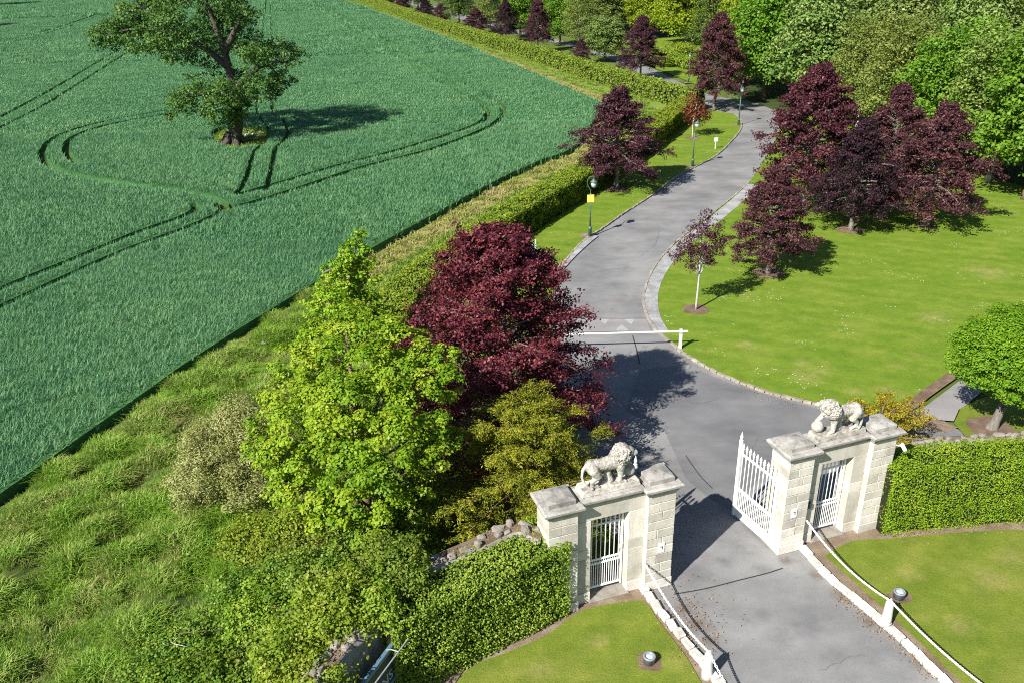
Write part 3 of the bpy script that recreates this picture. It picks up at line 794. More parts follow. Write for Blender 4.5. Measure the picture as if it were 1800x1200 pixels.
# rough ground at lower left, humped
ROUGH = [tuple(p) for p in CROP_NEAR[2:44]] + [(-5.68, 36.87), (-4.73, 30.79), (-3.72, 25.39), (-2.56, 20.73), (-2.24, 18.50), (-2.67, 17.94), (-3.95, 16.08), (-4.79, 14.47), (-5.09, 12.33), (-11.26, 12.52), (-16.54, 12.69)]
def hump(x, y):
    h = 0.22 * noise.noise((x * 0.45, y * 0.45, 3.1)) + 0.36 * noise.noise((x * 1.1, y * 1.1, 9.0)) + 0.08 * noise.noise((x * 2.6, y * 2.6, 1.0))
    return h
def rough_ground():
    P_ = np.asarray(ROUGH)
    lo, hi = P_.min(0), P_.max(0)
    st = 0.3
    xs, ys = np.arange(lo[0], hi[0], st), np.arange(lo[1], hi[1], st)
    X, Y = np.meshgrid(xs, ys)
    p = np.c_[X.ravel(), Y.ravel()]
    k = inside(p, ROUGH).reshape(X.shape)
    ed = dist_line(p, ROUGH + ROUGH[:1]).reshape(X.shape)
    Z = np.array([hump(a, b) for a, b in p]).reshape(X.shape)
    Z = (Z + 0.22) * np.clip(ed / 1.2, 0, 1) + 0.0
    v = np.c_[p, Z.ravel()]
    nx = len(xs)
    f = [(j * nx + i, j * nx + i + 1, (j + 1) * nx + i + 1, (j + 1) * nx + i) for j in range(len(ys) - 1) for i in range(nx - 1)
         if k[j, i] and k[j, i + 1] and k[j + 1, i] and k[j + 1, i + 1]]
    me = mesh_np('rough_ground', v, f, True)
    tag(link('rough_ground', me, 'rough'), kind='structure')
rough_ground()
def grass_mat(name, lo, mid, dry, dryness):
    k = NT(name)
    p = k.pos()
    at = k.n('ShaderNodeAttribute', attribute_name='tint')
    c = k.ramp(k.math('ADD', k.math('MULTIPLY', at.outputs['Fac'], 0.6), k.math('MULTIPLY', k.noise(p, 1.1, 3), 0.4)), [(0.15, lo), (0.75, mid)])
    m = k.math('MULTIPLY', k.math('SUBTRACT', k.math('ADD', k.math('MULTIPLY', k.noise(p, 0.55, 5, 0.7), 0.8), k.math('MULTIPLY', at.outputs['Fac'], 0.2)), dryness, clamp=True), 4.0, clamp=True)
    c = k.mix(m, c, dry)
    a = k.bsdf(c, 0.55, spec=0.3)
    tr = k.n('ShaderNodeBsdfTranslucent'); k.l(c, tr.inputs['Color'])
    mx = k.n('ShaderNodeMixShader'); mx.inputs[0].default_value = 0.3
    k.l(a, mx.inputs[1]); k.l(tr.outputs[0], mx.inputs[2])
    return k.done(mx.outputs[0])
M['rough_blade'] = grass_mat('rough_blade', (0.105, 0.225, 0.014), (0.26, 0.43, 0.035), (0.45, 0.40, 0.16), 0.475)
M['margin_blade'] = grass_mat('margin_blade', (0.16, 0.22, 0.02), (0.30, 0.33, 0.06), (0.44, 0.36, 0.17), 0.40)
M['margin_fresh'] = grass_mat('margin_fresh_blade', (0.11, 0.20, 0.018), (0.24, 0.34, 0.04), (0.40, 0.36, 0.14), 0.55)
def rough_grass():
    rg = np.random.default_rng(5)
    p = sample_poly(ROUGH, 42.0, rg, 0.3)
    p = p[dist_line(p, CROP_NEAR) > 0.32]
    z = np.array([max(0.0, (hump(a, b) + 0.22)) for a, b in p]) * np.clip(dist_line(p, ROUGH + ROUGH[:1]) / 1.2, 0, 1) - 0.03
    tall = np.array([noise.noise((a * 0.8, b * 0.8, 20.0)) for a, b in p])
    src = [tuft('rough_%s' % 'abcd'[i], rg, 32, 0.28, 0.33, 0.015, (0.5, 0.7, 0.9, 1.1)[i], M['rough_blade']) for i in range(4)]
    scatter('rough_grass', np.c_[p, z], rg.random(len(p)) * 6.283, np.clip(0.85 + tall * 1.1, 0.35, 1.7), rg.integers(0, 4, len(p)), src,
            'tussocky rough grass, green and straw coloured, on the bank below the wheat', 'grass')
    mp = [tuple(q) for q in CROP_NEAR[40:]] + [(10.25, 88.75), (14.45, 89.81), (16.74, 82.99), (12.65, 71.72), (6.40, 62.76), (2.67, 57.10), (-0.86, 50.71), (-3.43, 45.45), (-5.74, 39.85), (-6.70, 38.38), (-8.42, 38.50)]
    p = sample_poly(mp, 9.0, rg, 0.05)
    p2 = sample_poly([tuple(q) for q in CROP_FAR] + [(-54.79, 358.02), (-27.31, 233.00), (-15.17, 189.45), (-3.54, 152.73), (5.20, 126.09), (11.35, 106.12), (16.13, 92.76), (13.94, 86.53)], 3.0, rg, 0.05)
    for nm, mt, lo_, hi_ in (('dry', 'margin_blade', 0.0, 1.9), ('green', 'margin_fresh', 1.9, 99.0)):
        q = np.concatenate([p, p2])
        dd = np.minimum(dist_line(q, CROP_NEAR), dist_line(q, CROP_FAR))
        q = q[(dd > lo_ + 0.25) & (dd <= hi_ + 0.25 * (lo_ == 0) * 0 + 0.25)]
        src = [tuft('margin_%s_%s' % (nm, 'abc'[i]), rg, 18, 0.26, 0.22, 0.03, 1.0, M[mt]) for i in range(3)]
        scatter('margin_grass', np.c_[q, np.full(len(q), -0.03)], rg.random(len(q)) * 6.283, 0.5 + 0.9 * rg.random(len(q)), rg.integers(0, 3, len(q)), src,
                'dry pale grass strip along the wheat edge' if nm == 'dry' else 'fresh green grass strip between the dry margin and the hedges', 'grass')
    isl = sample_poly(ISLAND, 5.0, rg)
    isl = isl[np.hypot(isl[:, 0] - OAK_AT[0], isl[:, 1] - OAK_AT[1]) > 0.9]
    scatter('island_grass', np.c_[isl, np.full(len(isl), -0.02)], rg.random(len(isl)) * 6.283, 0.6 + 0.6 * rg.random(len(isl)), rg.integers(0, 3, len(isl)),
            [tuft('island_%s' % 'abc'[i], rg, 16, 0.3, 0.20, 0.05, 1.0, M['margin_fresh']) for i in range(3)],
            'patch of unmown grass round the foot of the field oak', 'grass')
rough_grass()

# ------------------------------------------------------------------ kerbs, stone by stone
def kerb_run(line, length, wid, hgt, mat, seed, jitter=0.25, gap=0.02, lift=0.0):
    rg = np.random.default_rng(seed)
    line = np.asarray(line)
    seg = np.hypot(*np.diff(line, axis=0).T)
    cum = np.r_[0, np.cumsum(seg)]
    root = empty('kerb', (line[0][0], line[0][1], 0))
    tag(root, kind='structure')
    protos = []
    for i in range(4):
        m = MB().box(-0.5, 0.5, -0.5, 0.5, 0.0, 1.0)
        me = m.mesh('kerb_stone', bevel=0.12, seg=2)
        v = np.array([q.co for q in me.vertices]); v += rg.normal(0, 0.025, v.shape)
        me.vertices.foreach_set('co', v.ravel().astype(np.float32)); me.materials.append(M[mat])
        protos.append(me)
    s = 0.0
    while s < cum[-1] - 0.05:
        L = length * (1 + jitter * (rg.random() * 2 - 1))
        c = min(s + L / 2, cum[-1])
        x, y = np.interp(c, cum, line[:, 0]), np.interp(c, cum, line[:, 1])
        i = min(np.searchsorted(cum, c), len(line) - 1)
        d = line[i] - line[max(i - 1, 0)]
        o = link('kerb_stone', protos[rg.integers(0, 4)], None, root)
        o.location = (x - root.location.x, y - root.location.y, lift)
        o.rotation_euler = (rg.normal(0, .03), rg.normal(0, .03), math.atan2(d[1], d[0]) + rg.normal(0, 0.05))
        o.scale = (L - gap, wid * (0.88 + 0.24 * rg.random()), hgt * (0.85 + 0.3 * rg.random()))
        s += L
    return root
kerb_run(spline([(3.25, 17.25), (3.34, 16.99), (3.59, 16.25), (3.99, 15.33), (4.31, 14.53), (4.53, 13.93), (4.82, 13.10)], 4), 0.36, 0.19, 0.15, 'kerb', 1)
kerb_run(spline([(7.98, 18.59), (8.25, 17.50), (8.65, 16.53), (9.00, 15.77), (9.37, 14.84), (9.69, 13.80), (9.93, 12.74)], 4), 0.40, 0.19, 0.15, 'kerb', 2)
kerb_run(spline([(6.79, 32.03), (7.09, 31.08), (7.74, 29.74), (8.59, 28.58), (9.44, 27.66), (10.32, 27.03), (11.19, 26.48), (12.28, 26.05), (13.40, 25.78)], 4), 0.34, 0.13, 0.10, 'kerb_brown', 3)
kerb_run(spline([(17.07, 57.75), (14.75, 53.73), (12.65, 50.31), (10.80, 47.36), (8.83, 43.94), (7.32, 40.49), (6.46, 37.44), (6.22, 35.37), (6.34, 33.70), (6.72, 32.15)], 4), 0.45, 0.11, 0.09, 'kerb_brown', 4)
kerb_run(DRIVE_L2[6 * 6:17 * 6], 0.6, 0.10, 0.09, 'kerb_brown', 5)

# fallen leaves gathered along the kerbs
def leaf_litter():
    rg = np.random.default_rng(11)
    out = []
    for line, n, w in ((spline([(8.32, 16.84), (8.89, 15.68), (9.33, 14.74), (9.63, 13.81)], 4), 420, 0.16), (spline([(3.59, 16.23), (3.99, 15.33), (4.31, 14.53)], 4), 160, 0.25), (spline([(7.02, 30.71), (8.51, 28.25), (10.23, 26.74), (12.19, 25.81)], 4), 160, 0.2), (spline([(4.21, 16.79), (4.38, 16.16), (4.70, 15.38)], 4), 220, 0.55), (spline([(10.55, 18.96), (12.10, 19.15), (14.62, 19.27)], 4), 260, 0.18)):
        i = rg.integers(0, len(line) - 1, n); t = rg.random(n)[:, None]
        p = line[i] * (1 - t) + line[i + 1] * t + rg.normal(0, w, (n, 2))
        out.append(p)
    p = np.concatenate(out)
    c = np.c_[p, np.full(len(p), 0.062)]
    me = leaf_mesh('leaf_litter', c, np.array([0, 0, 1.0]) + 0.35 * rg.normal(size=(len(p), 3)), 0.05, rg.random(len(p)), rg)
    tag(link('leaf_litter', me, 'litter'), 'brown fallen leaves strewn along the drive kerbs', 'leaves', kind='stuff')
leaf_litter()

# ------------------------------------------------------------------ entrance: two stone gateways, gates, lions
GA = (4.04, 17.29)
GANG = math.radians(18.4)
GU = np.array([math.cos(GANG), math.sin(GANG)]); GN = np.array([-math.sin(GANG), math.cos(GANG)])
def gate_pt(u, n):
    return (GA[0] + GU[0] * u + GN[0] * n, GA[1] + GU[1] * u + GN[1] * n)
GW, PW, PH, DEP, REC = 3.46, 0.78, 3.05, 0.80, 0.17
OPEN = 3.37

def part(name, mb, mat, parent, bevel=0.0, seg=1, smooth=False):
    return link(name, mb.mesh(name, smooth, bevel, seg), mat, parent)

def gateway(name, u0, label, seed):
    rg = np.random.default_rng(seed)
    t = empty(name, (*gate_pt(u0, 0), 0), GANG)
    tag(t, label, 'gateway', 'stone gateways flanking the drive')
    for px in (0.0, GW - PW):
        core = part('pier', MB().box(px + 0.02, px + PW - 0.02, 0.02, DEP - 0.02, 0, PH), 'mortar', t)
        nco = 11; ch = (PH - 0.30) / (nco - 1)
        z = 0.0
        for i in range(nco):
            h = 0.30 if i == 0 else ch
            ext = 0.025 if i == 0 else 0.0
            if i % 3 == 1 or i == 0: cuts = [0, PW]
            else:
                cx = PW * (0.36 + 0.28 * rg.random()); cuts = [0, cx, PW]
            for a, b in zip(cuts[:-1], cuts[1:]):
                j = rg.normal(0, 0.004)
                part('stone_block', MB().box(px + a - (ext if a == 0 else -0.004), px + b + (ext if b == PW else -0.004), -ext + j, DEP + ext, z + 0.005, z + h - 0.005), 'stone', core, 0.012)
            z += h
    x0, x1 = PW, GW - PW
    d0, d1 = 1.20, 2.24
    zj = [0.0, 0.34, 1.42, 1.72, 2.60]
    for a, b in ((x0, d0), (d1, x1)):
        for z0, z1 in zip(zj[:-1], zj[1:]):
            e = 0.02 if z0 == 0 else 0.0
            part('jamb_stone', MB().box(a + 0.002, b - 0.002, REC - e, DEP - 0.12, z0 + 0.003, z1 - 0.003), 'stone', t, 0.008)
    part('lintel', MB().box(x0 + 0.002, x1 - 0.002, REC, DEP - 0.12, 2.60, PH - 0.002), 'stone', t, 0.01)
    part('threshold', MB().box(d0 - 0.05, d1 + 0.05, REC - 0.10, DEP + 0.1, 0.0, 0.07), 'rubble', t, 0.012)
    # cornice: fillet, ovolo and weathered top slab over each pier and over the middle
    def cornice(xa, xb, ya, yb, e):
        mb = MB()
        prof = [(0.02, 0.0), (0.05, 0.05), (0.05, 0.08), (0.13, 0.15), (0.14, 0.22), (0.10, 0.26)]
        rings = []
        for ex, z in prof:
            k = ex * e
            rings.append([(xa - k, ya - k, PH + z), (xb + k, ya - k, PH + z), (xb + k, yb + k, PH + z), (xa - k, yb + k, PH + z)])
        v = [p for r in rings for p in r]
        f = [(3, 2, 1, 0)]
        for i in range(len(rings) - 1):
            for k in range(4):
                a, b = i * 4 + k, i * 4 + (k + 1) % 4
                f.append((a, b, b + 4, a + 4))
        n = len(rings) * 4
        f.append((n - 4, n - 3, n - 2, n - 1))
        return mb.add(v, f)
    part('cornice', cornice(0, PW, 0, DEP, 1.0), 'stone_top', t, 0.006)
    part('cornice', cornice(GW - PW, GW, 0, DEP, 1.0), 'stone_top', t, 0.006)
    mid = part('cornice', cornice(PW + 0.16, GW - PW - 0.16, REC, DEP - 0.14, 0.95), 'stone_top', t, 0.006)
    for px in (0.0, GW - PW):
        mb = MB()
        a, b, c, d = px + 0.03, px + PW - 0.03, 0.06, DEP - 0.06
        z0, z1, z2 = PH + 0.255, PH + 0.39, PH + 0.44
        cx, cy = (a + b) / 2, (c + d) / 2
        v = [(a, c, z0), (b, c, z0), (b, d, z0), (a, d, z0), (a, c, z1), (b, c, z1), (b, d, z1), (a, d, z1), (cx - .12, cy - .12, z2), (cx + .12, cy - .12, z2), (cx + .12, cy + .12, z2), (cx - .12, cy + .12, z2)]
        mb.add(v, [(3, 2, 1, 0), (0, 1, 5, 4), (1, 2, 6, 5), (2, 3, 7, 6), (3, 0, 4, 7), (4, 5, 9, 8), (5, 6, 10, 9), (6, 7, 11, 10), (7, 4, 8, 11), (8, 9, 10, 11)])
        part('cap_block', mb, 'stone_top', t, 0.012)
    return t
gwL = gateway('stone_gateway', -GW, 'stone gateway with lion on top, beside the ivy hedge and dark yew', 1)
gwR = gateway('stone_gateway', OPEN, 'stone gateway with lion on top, beside the clipped hedge, open main gate against it', 2)
# white notices, bell pull, hook and camera fixed to the stone
for t, x in ((gwL, GW - 0.34), (gwR, 0.34)):
    nt = part('notice_plate', MB().box(x - 0.09, x + 0.09, -0.018, 0.0, 1.20, 1.50), 'white', t, 0.004)
    mk = MB().box(x - 0.035, x + 0.035, -0.021, -0.0185, 1.37, 1.395).box(x + 0.012, x + 0.035, -0.021, -0.0185, 1.30, 1.3695)
    part('notice_mark', mk, 'dark_metal', nt)
bp = part('bell_box', MB().box(0.84, 0.98, REC - 0.09, REC, 1.28, 1.46), 'dark_metal', gwR, 0.02, 2)
part('entry_panel', MB().box(0.86, 0.94, REC - 0.03, REC, 1.58, 1.74), 'white', gwR, 0.01)
cm = MB().tube([(GW - 0.02, -0.02, 2.82), (GW + 0.04, -0.14, 2.86), (GW + 0.06, -0.2, 2.86)], 0.02, 6).tube([(GW + 0.0, -0.32, 2.84), (GW + 0.08, -0.12, 2.88)], [0.055, 0.055], 10)
part('security_camera', cm, 'white', gwR)

def spear(mb, x, y, z, s=1.0):
    mb.lathe([(0.016 * s, 0), (0.03 * s, 0.015), (0.018 * s, 0.035), (0.034 * s, 0.09), (0.002, 0.2)], 6, (x, y, z))

def foot_gate(name, u0, label):
    w = 1.0
    t = empty(name, (*gate_pt(u0 + 1.22, 0.42), 0.10), GANG)
    tag(t, label, 'gate', 'white pedestrian gates')
    for x in (0.03, w - 0.03):
        part('stile', MB().box(x - 0.025, x + 0.025, -0.02, 0.02, 0.03, 2.32), 'white', t, 0.005)
    for z, h in ((0.10, 0.06), (0.86, 0.05), (0.99, 0.05), (2.10, 0.045)):
        part('rail', MB().box(0.056, w - 0.056, -0.018, 0.018, z, z + h), 'white', t, 0.004)
    n = 7
    for i in range(n):
        x = 0.055 + (w - 0.11) * (i + 0.5) / n
        mb = MB().tube([(x, 0, 1.04), (x, 0, 1.9)], 0.012, 6).tube([(x, 0, 1.86), (x, 0, 2.26)], [0.018, 0.018], 6)
        spear(mb, x, 0, 2.26)
        part('bar', mb, 'white', t)
    for i in range(2 * n - 1):
        x = 0.055 + (w - 0.11) * (i + 1) / (2 * n)
        part('short_bar', MB().tube([(x, 0, 0.16), (x, 0, 0.86)], 0.012, 6), 'white', t)
    for i in range(n):
        x = 0.055 + (w - 0.11) * (i + 0.5) / n
        a = np.linspace(0, 2 * math.pi, 11)
        part('ring', MB().tube([(x + 0.035 * math.cos(q), 0, 0.95 + 0.035 * math.sin(q)) for q in a], 0.010, 5, False), 'white', t)
    part('lock', MB().box(w - 0.14, w - 0.02, -0.045, -0.019, 1.22, 1.36), 'white', t, 0.008)
    return t
foot_gate('pedestrian_gate', -GW, 'white iron pedestrian gate in the gateway beside the ivy hedge')
foot_gate('pedestrian_gate', OPEN, 'white iron pedestrian gate in the gateway beside the clipped hedge')

def main_leaf(name, u, ang, sgn, label):
    """a leaf of the carriage gate hung on the pier, swung inwards; local x runs along the leaf from the hinge"""
    w = 1.68
    t = empty(name, (*gate_pt(u, 0.32), 0.02), ang)
    tag(t, label, 'gate', 'white carriage gate leaves')
    part('hinge_stile', MB().box(0.0, 0.08, -0.035, 0.035, 0.06, 2.5), 'white', t, 0.006)
    st = MB().box(w - 0.09, w, -0.04, 0.04, 0.06, 2.62)
    st.lathe([(0.05, 0), (0.06, 0.02), (0.03, 0.05), (0.05, 0.12), (0.03, 0.2), (0.004, 0.30)], 10, (w - 0.045, 0, 2.62))
    part('closing_stile', st, 'white', t, 0.004)
    part('kick_plate', MB().box(0.082, w - 0.092, -0.018, 0.018, 0.08, 0.34), 'white', t, 0.004)
    for z, h in ((0.345, 0.05), (0.98, 0.09), (2.20, 0.055)):
        part('rail', MB().box(0.082, w - 0.092, -0.025, 0.025, z, z + h), 'white', t, 0.005)
    n = 10
    for i in range(n):
        x = 0.085 + (w - 0.18) * (i + 0.5) / n
        mb = MB().tube([(x, 0, 1.07), (x, 0, 2.20)], 0.015, 6).tube([(x, 0, 1.98), (x, 0, 2.40)], [0.02, 0.024], 6)
        spear(mb, x, 0, 2.40, 1.3)
        part('bar', mb, 'white', t)
    for i in range(2 * n):
        x = 0.085 + (w - 0.18) * (i + 0.5) / (2 * n)
        part('short_bar', MB().tube([(x, 0, 0.395), (x, 0, 0.98)], 0.015, 6), 'white', t)
    return t
main_leaf('carriage_gate', OPEN - 0.04, GANG + math.radians(95), 1, 'white iron carriage gate leaf standing open beside the clipped-hedge gateway')
main_leaf('carriage_gate', 0.04, GANG + math.radians(97), -1, 'white iron carriage gate leaf swung open behind the gateway beside the yew, mostly hidden')

# ---- lions
def lion(name, u, mirror, head_yaw, label, seed):
    bm = bmesh.new()
    def ball(c, r, sc=(1, 1, 1)):
        mt = Matrix.Translation(c) @ Matrix.Diagonal((*sc, 1))
        bmesh.ops.create_icosphere(bm, subdivisions=2, radius=r, matrix=mt)
    def limb(*pr):
        for (p0, r0), (p1, r1) in zip(pr[:-1], pr[1:]):
            p0, p1 = Vector(p0), Vector(p1)
            n = max(3, int((p1 - p0).length / (0.4 * min(r0, r1))))
            for i in range(n + 1):
                k = i / n
                ball(p0.lerp(p1, k), r0 + (r1 - r0) * k)
    # trunk: deep chest, tucked belly, rounded haunch
    limb(((-0.47, 0, 0.56), 0.175), ((-0.2, 0, 0.545), 0.165), ((0.05, 0, 0.555), 0.19), ((0.27, 0, 0.58), 0.22))
    # hind legs: knee forward, hock back
    for s, dx in ((-1, 0.0), (1, 0.14)):
        y = 0.115 * s
        limb(((-0.46 + dx * .4, y, 0.52), 0.15), ((-0.33 + dx, y * 1.15, 0.33), 0.098), ((-0.50 + dx, y * 1.2, 0.19), 0.056), ((-0.475 + dx, y * 1.2, 0.055), 0.052), ((-0.36 + dx, y * 1.2, 0.045), 0.05))
        for q in (-0.03, 0.0, 0.03):
            limb(((-0.36 + dx, y * 1.2 + q, 0.04), 0.03), ((-0.31 + dx, y * 1.2 + q * 1.2, 0.03), 0.026))
    # standing fore leg
    limb(((0.25, -0.12, 0.5), 0.125), ((0.27, -0.14, 0.30), 0.085), ((0.26, -0.14, 0.09), 0.062), ((0.30, -0.14, 0.05), 0.06), ((0.36, -0.14, 0.045), 0.052))
    for q in (-0.035, 0.0, 0.035):
        limb(((0.36, -0.14 + q, 0.04), 0.03), ((0.42, -0.14 + q * 1.2, 0.03), 0.026))
    # fore leg resting on the ball
    limb(((0.32, 0.12, 0.5), 0.11), ((0.46, 0.14, 0.42), 0.075), ((0.57, 0.12, 0.36), 0.06), ((0.64, 0.11, 0.335), 0.052))
    # tail falling to the plinth and curling round the hind foot
    limb(((-0.61, 0, 0.6), 0.05), ((-0.70, -0.02, 0.50), 0.04), ((-0.73, -0.05, 0.34), 0.035), ((-0.69, -0.1, 0.16), 0.035), ((-0.60, -0.16, 0.07), 0.045), ((-0.52, -0.22, 0.05), 0.035))
    # rock that carries the belly
    limb(((0.02, 0.02, 0.05), 0.13), ((-0.02, 0.02, 0.2), 0.1), ((0.0, 0.02, 0.42), 0.07))
    limb(((0.02, 0.02, 0.04), 0.12), ((-0.2, 0.0, 0.03), 0.06))
    # neck, mane, head
    hp = Vector((0.40, 0, 0.78)); rot = Matrix.Rotation(head_yaw, 4, 'Z')
    def hb(c, r, sc=(1, 1, 1)):
        ball(hp + (rot @ (Vector(c) - hp)), r, sc)
    for c, r in (((0.26, 0, 0.68), 0.22), ((0.34, 0, 0.62), 0.2), ((0.36, 0, 0.80), 0.215), ((0.44, 0, 0.72), 0.19)):
        hb(c, r)
    rg = np.random.default_rng(seed)
    for i in range(80):
        a, b = rg.random() * 6.283, rg.random() * 2.2
        d = Vector((-math.cos(b) * 0.8 + 0.1, math.sin(b) * math.cos(a), math.sin(b) * math.sin(a)))
        hb(Vector((0.36, 0, 0.74)) + d.normalized() * 0.225, 0.035 + 0.025 * rg.random())
    hb((0.53, 0, 0.80), 0.135)
    for k in range(6):
        hb((0.58 + 0.022 * k, 0, 0.765 - 0.006 * k), 0.09 - 0.004 * k)
    hb((0.66, 0, 0.695), 0.055); hb((0.705, 0, 0.79), 0.03)
    for s in (-1, 1):
        hb((0.60, 0.06 * s, 0.845), 0.034); hb((0.45, 0.125 * s, 0.90), 0.045); hb((0.66, 0.045 * s, 0.74), 0.045)
    me = bpy.data.meshes.new('lion_raw'); bm.to_mesh(me); bm.free()
    if mirror:
        v = np.array([q.co for q in me.vertices]); v[:, 0] *= -1
        me.vertices.foreach_set('co', v.ravel().astype(np.float32)); me.flip_normals()
    tmp = bpy.data.objects.new('lion_raw', me); COL.objects.link(tmp)
    md = tmp.modifiers.new('remesh', 'REMESH'); md.mode = 'VOXEL'; md.voxel_size = 0.017
    ms = tmp.modifiers.new('smooth', 'SMOOTH'); ms.factor = 0.5; ms.iterations = 3
    bpy.context.view_layer.update()
    body = bpy.data.meshes.new_from_object(tmp.evaluated_get(bpy.context.evaluated_depsgraph_get()))
    body.name = 'body'
    bpy.data.objects.remove(tmp)
    v = np.array([q.co for q in body.vertices]); nr = np.array([q.normal for q in body.vertices])
    sx = -1 if mirror else 1
    w = np.clip(1 - np.hypot(v[:, 0] * sx - 0.33, v[:, 2] - 0.72) / 0.30, 0, 1)
    nz = np.array([noise.noise(Vector(q) * 30.0) + 0.5 * noise.noise(Vector(q) * 55.0) for q in v])
    v += nr * (nz * (0.006 + 0.03 * np.clip(w * 2.5, 0, 1)))[:, None]
    body.vertices.foreach_set('co', v.ravel().astype(np.float32))
    body.polygons.foreach_set('use_smooth', np.ones(len(body.polygons), bool)); body.update()
    t = empty(name, (*gate_pt(u, 0.42), PH + 0.262), GANG)
    tag(t, label, 'statue', 'stone lions on the gateways')
    # plinth with sloping ends
    mb = MB()
    a, b, h = 0.80, 0.235, 0.17
    mb.add([(-a, -b, 0), (a, -b, 0), (a, b, 0), (-a, b, 0), (-a + .05, -b + .02, h), (a - .05, -b + .02, h), (a - .05, b - .02, h), (-a + .05, b - .02, h)],
           [(3, 2, 1, 0), (0, 1, 5, 4), (1, 2, 6, 5), (2, 3, 7, 6), (3, 0, 4, 7), (4, 5, 6, 7)])
    part('plinth', mb, 'statue', t, 0.02, 2)
    bo = link('body', body, 'statue', t, (0, 0, h - 0.012))
    bl = bmesh.new(); bmesh.ops.create_uvsphere(bl, u_segments=24, v_segments=14, radius=0.165)
    m2 = bpy.data.meshes.new('ball'); bl.to_mesh(m2); bl.free()
    m2.polygons.foreach_set('use_smooth', np.ones(len(m2.polygons), bool))
    link('ball', m2, 'statue', t, (0.60 * sx, 0.09, h + 0.16))
    return t
lion('lion_statue', -GW / 2 + 0.02, False, math.radians(-14), 'weathered stone lion in profile, head facing the drive, beside the yew', 4)
lion('lion_statue', OPEN + GW / 2, True, math.radians(62), 'weathered stone lion with head turned to the front, paw on ball, by the golden juniper', 5)

# ------------------------------------------------------------------ bollards, chains, ground spots
def bollard(at, rz, label):
    t = empty('bollard', (at[0], at[1], 0.0), rz)
    tag(t, label, 'bollard', 'white stone bollards')
    mb = MB()
    rings = []
    for r, z in ((0.14, 0.0), (0.128, 0.2), (0.112, 0.45), (0.10, 0.70), (0.085, 0.755), (0.045, 0.79)):
        rings.append((r, z))
    mb.lathe(rings, 12)
    part('shaft', mb, 'kerb', t, 0.0, 1, True)
    a = np.linspace(0, 2 * math.pi, 11)
    part('chain_ring', MB().tube([(0.045 * math.cos(q), 0, 0.80 + 0.045 * math.sin(q)) for q in a], 0.012, 5, False), 'white', t)
    return (at[0], at[1], 0.79)
B1 = bollard((4.32, 14.15), 0.4, 'white stone bollard on the kerb below the gateway with the ivy hedge')
B2 = bollard((9.10, 15.64), 0.4, 'white stone bollard on the kerb by the clipped-hedge lawn')
def chain(p, q, sag, label):
    p, q = np.array(p), np.array(q)
    n = max(8, int(np.linalg.norm(q - p) * 1.03 / 0.062))
    mb = MB()
    def at(t):
        c = p * (1 - t) + q * t; c = c.copy(); c[2] -= sag * 4 * t * (1 - t); return c
    for i in range(n):
        a, b = at(i / n), at((i + 1) / n)
        d = unit(b - a); c = (a + b) / 2
        sd = unit(np.cross(d, [0, 0, 1.0])); up = np.cross(sd, d)
        w = sd if i % 2 else up
        ring = [c + d * 0.046 * math.cos(x) + w * 0.026 * math.sin(x) for x in np.linspace(0, 2 * math.pi, 9)]
        mb.tube(ring, 0.0105, 5, False)
    o = link('chain', mb.mesh('chain', True), 'white')
    tag(o, label, 'chain', 'white chains along the drive')
chain((*gate_pt(-0.80, -0.01), 0.98), B1, 0.22, 'white chain hanging from the gateway with the ivy hedge to its bollard')
chain(B1, (*(5.00, 11.75), 0.79), 0.2, 'white chain hanging from the ivy-side bollard towards the viewer')
chain((*gate_pt(OPEN + 0.80, -0.01), 0.98), B2, 0.24, 'white chain hanging from the clipped-hedge gateway to its bollard')
chain(B2, (*(10.76, 11.84), 0.79), 0.24, 'white chain hanging from the clipped-hedge bollard towards the viewer')
def spot(at, label):
    t = empty('ground_spotlight', (at[0], at[1], 0.05))
    tag(t, label, 'spotlight', 'round ground spotlights')
    part('housing', MB().lathe([(0.135, 0.0), (0.14, 0.17), (0.15, 0.175), (0.15, 0.215), (0.105, 0.215), (0.10, 0.17)], 24), 'grey_metal', t, 0, 1, True)
    part('lens', MB().lathe([(0.099, 0.172), (0.09, 0.18), (0.05, 0.19), (0.01, 0.192)], 20), 'lens', t, 0, 1, True)
    sheet('soil_ring', [(p[0] , p[1]) for p in spline(blob_ring((0, 0), 0.27, 14, np.random.default_rng(int(at[0] * 10)), 0.2, 1.15), 3, True)], 0.006, 'mulch', parent=t)
spot((3.05, 14.61), 'round grey ground spotlight in the lawn beside the ivy hedge')
spot((9.81, 16.53), 'round grey ground spotlight in the lawn behind the white bollard')
# pale slip of paper-white stone lying by the chain foot and the cable on the soil
# ------------------------------------------------------------------ barrier
BP = (7.05, 31.46)
t = empty('barrier', (BP[0], BP[1], 0.0), 0.0)
tag(t, 'white barrier pole across the drive on a short post beside the lawn', 'barrier')
bl = (1.42, 31.48)
bv = np.array([bl[0] - BP[0], bl[1] - BP[1]]); bv /= np.hypot(*bv)
part('post', MB().box(-0.06, 0.06, -0.06, 0.06, 0, 0.92), 'white', t, 0.01)
part('boom', MB().tube([(-bv[0] * 0.28, -bv[1] * 0.28, 0.83), (bv[0] * 5.6, bv[1] * 5.6, 0.83)], 0.042, 10), 'white', t)
part('saddle', MB().box(-0.085, 0.085, -0.085, 0.085, 0.76, 0.80), 'grey_metal', t, 0.01)
part('pivot_post', MB().box(bv[0] * 5.4 - .1, bv[0] * 5.4 + .1, bv[1] * 5.4 - .1, bv[1] * 5.4 + .1, 0, 0.77), 'white', t, 0.01)

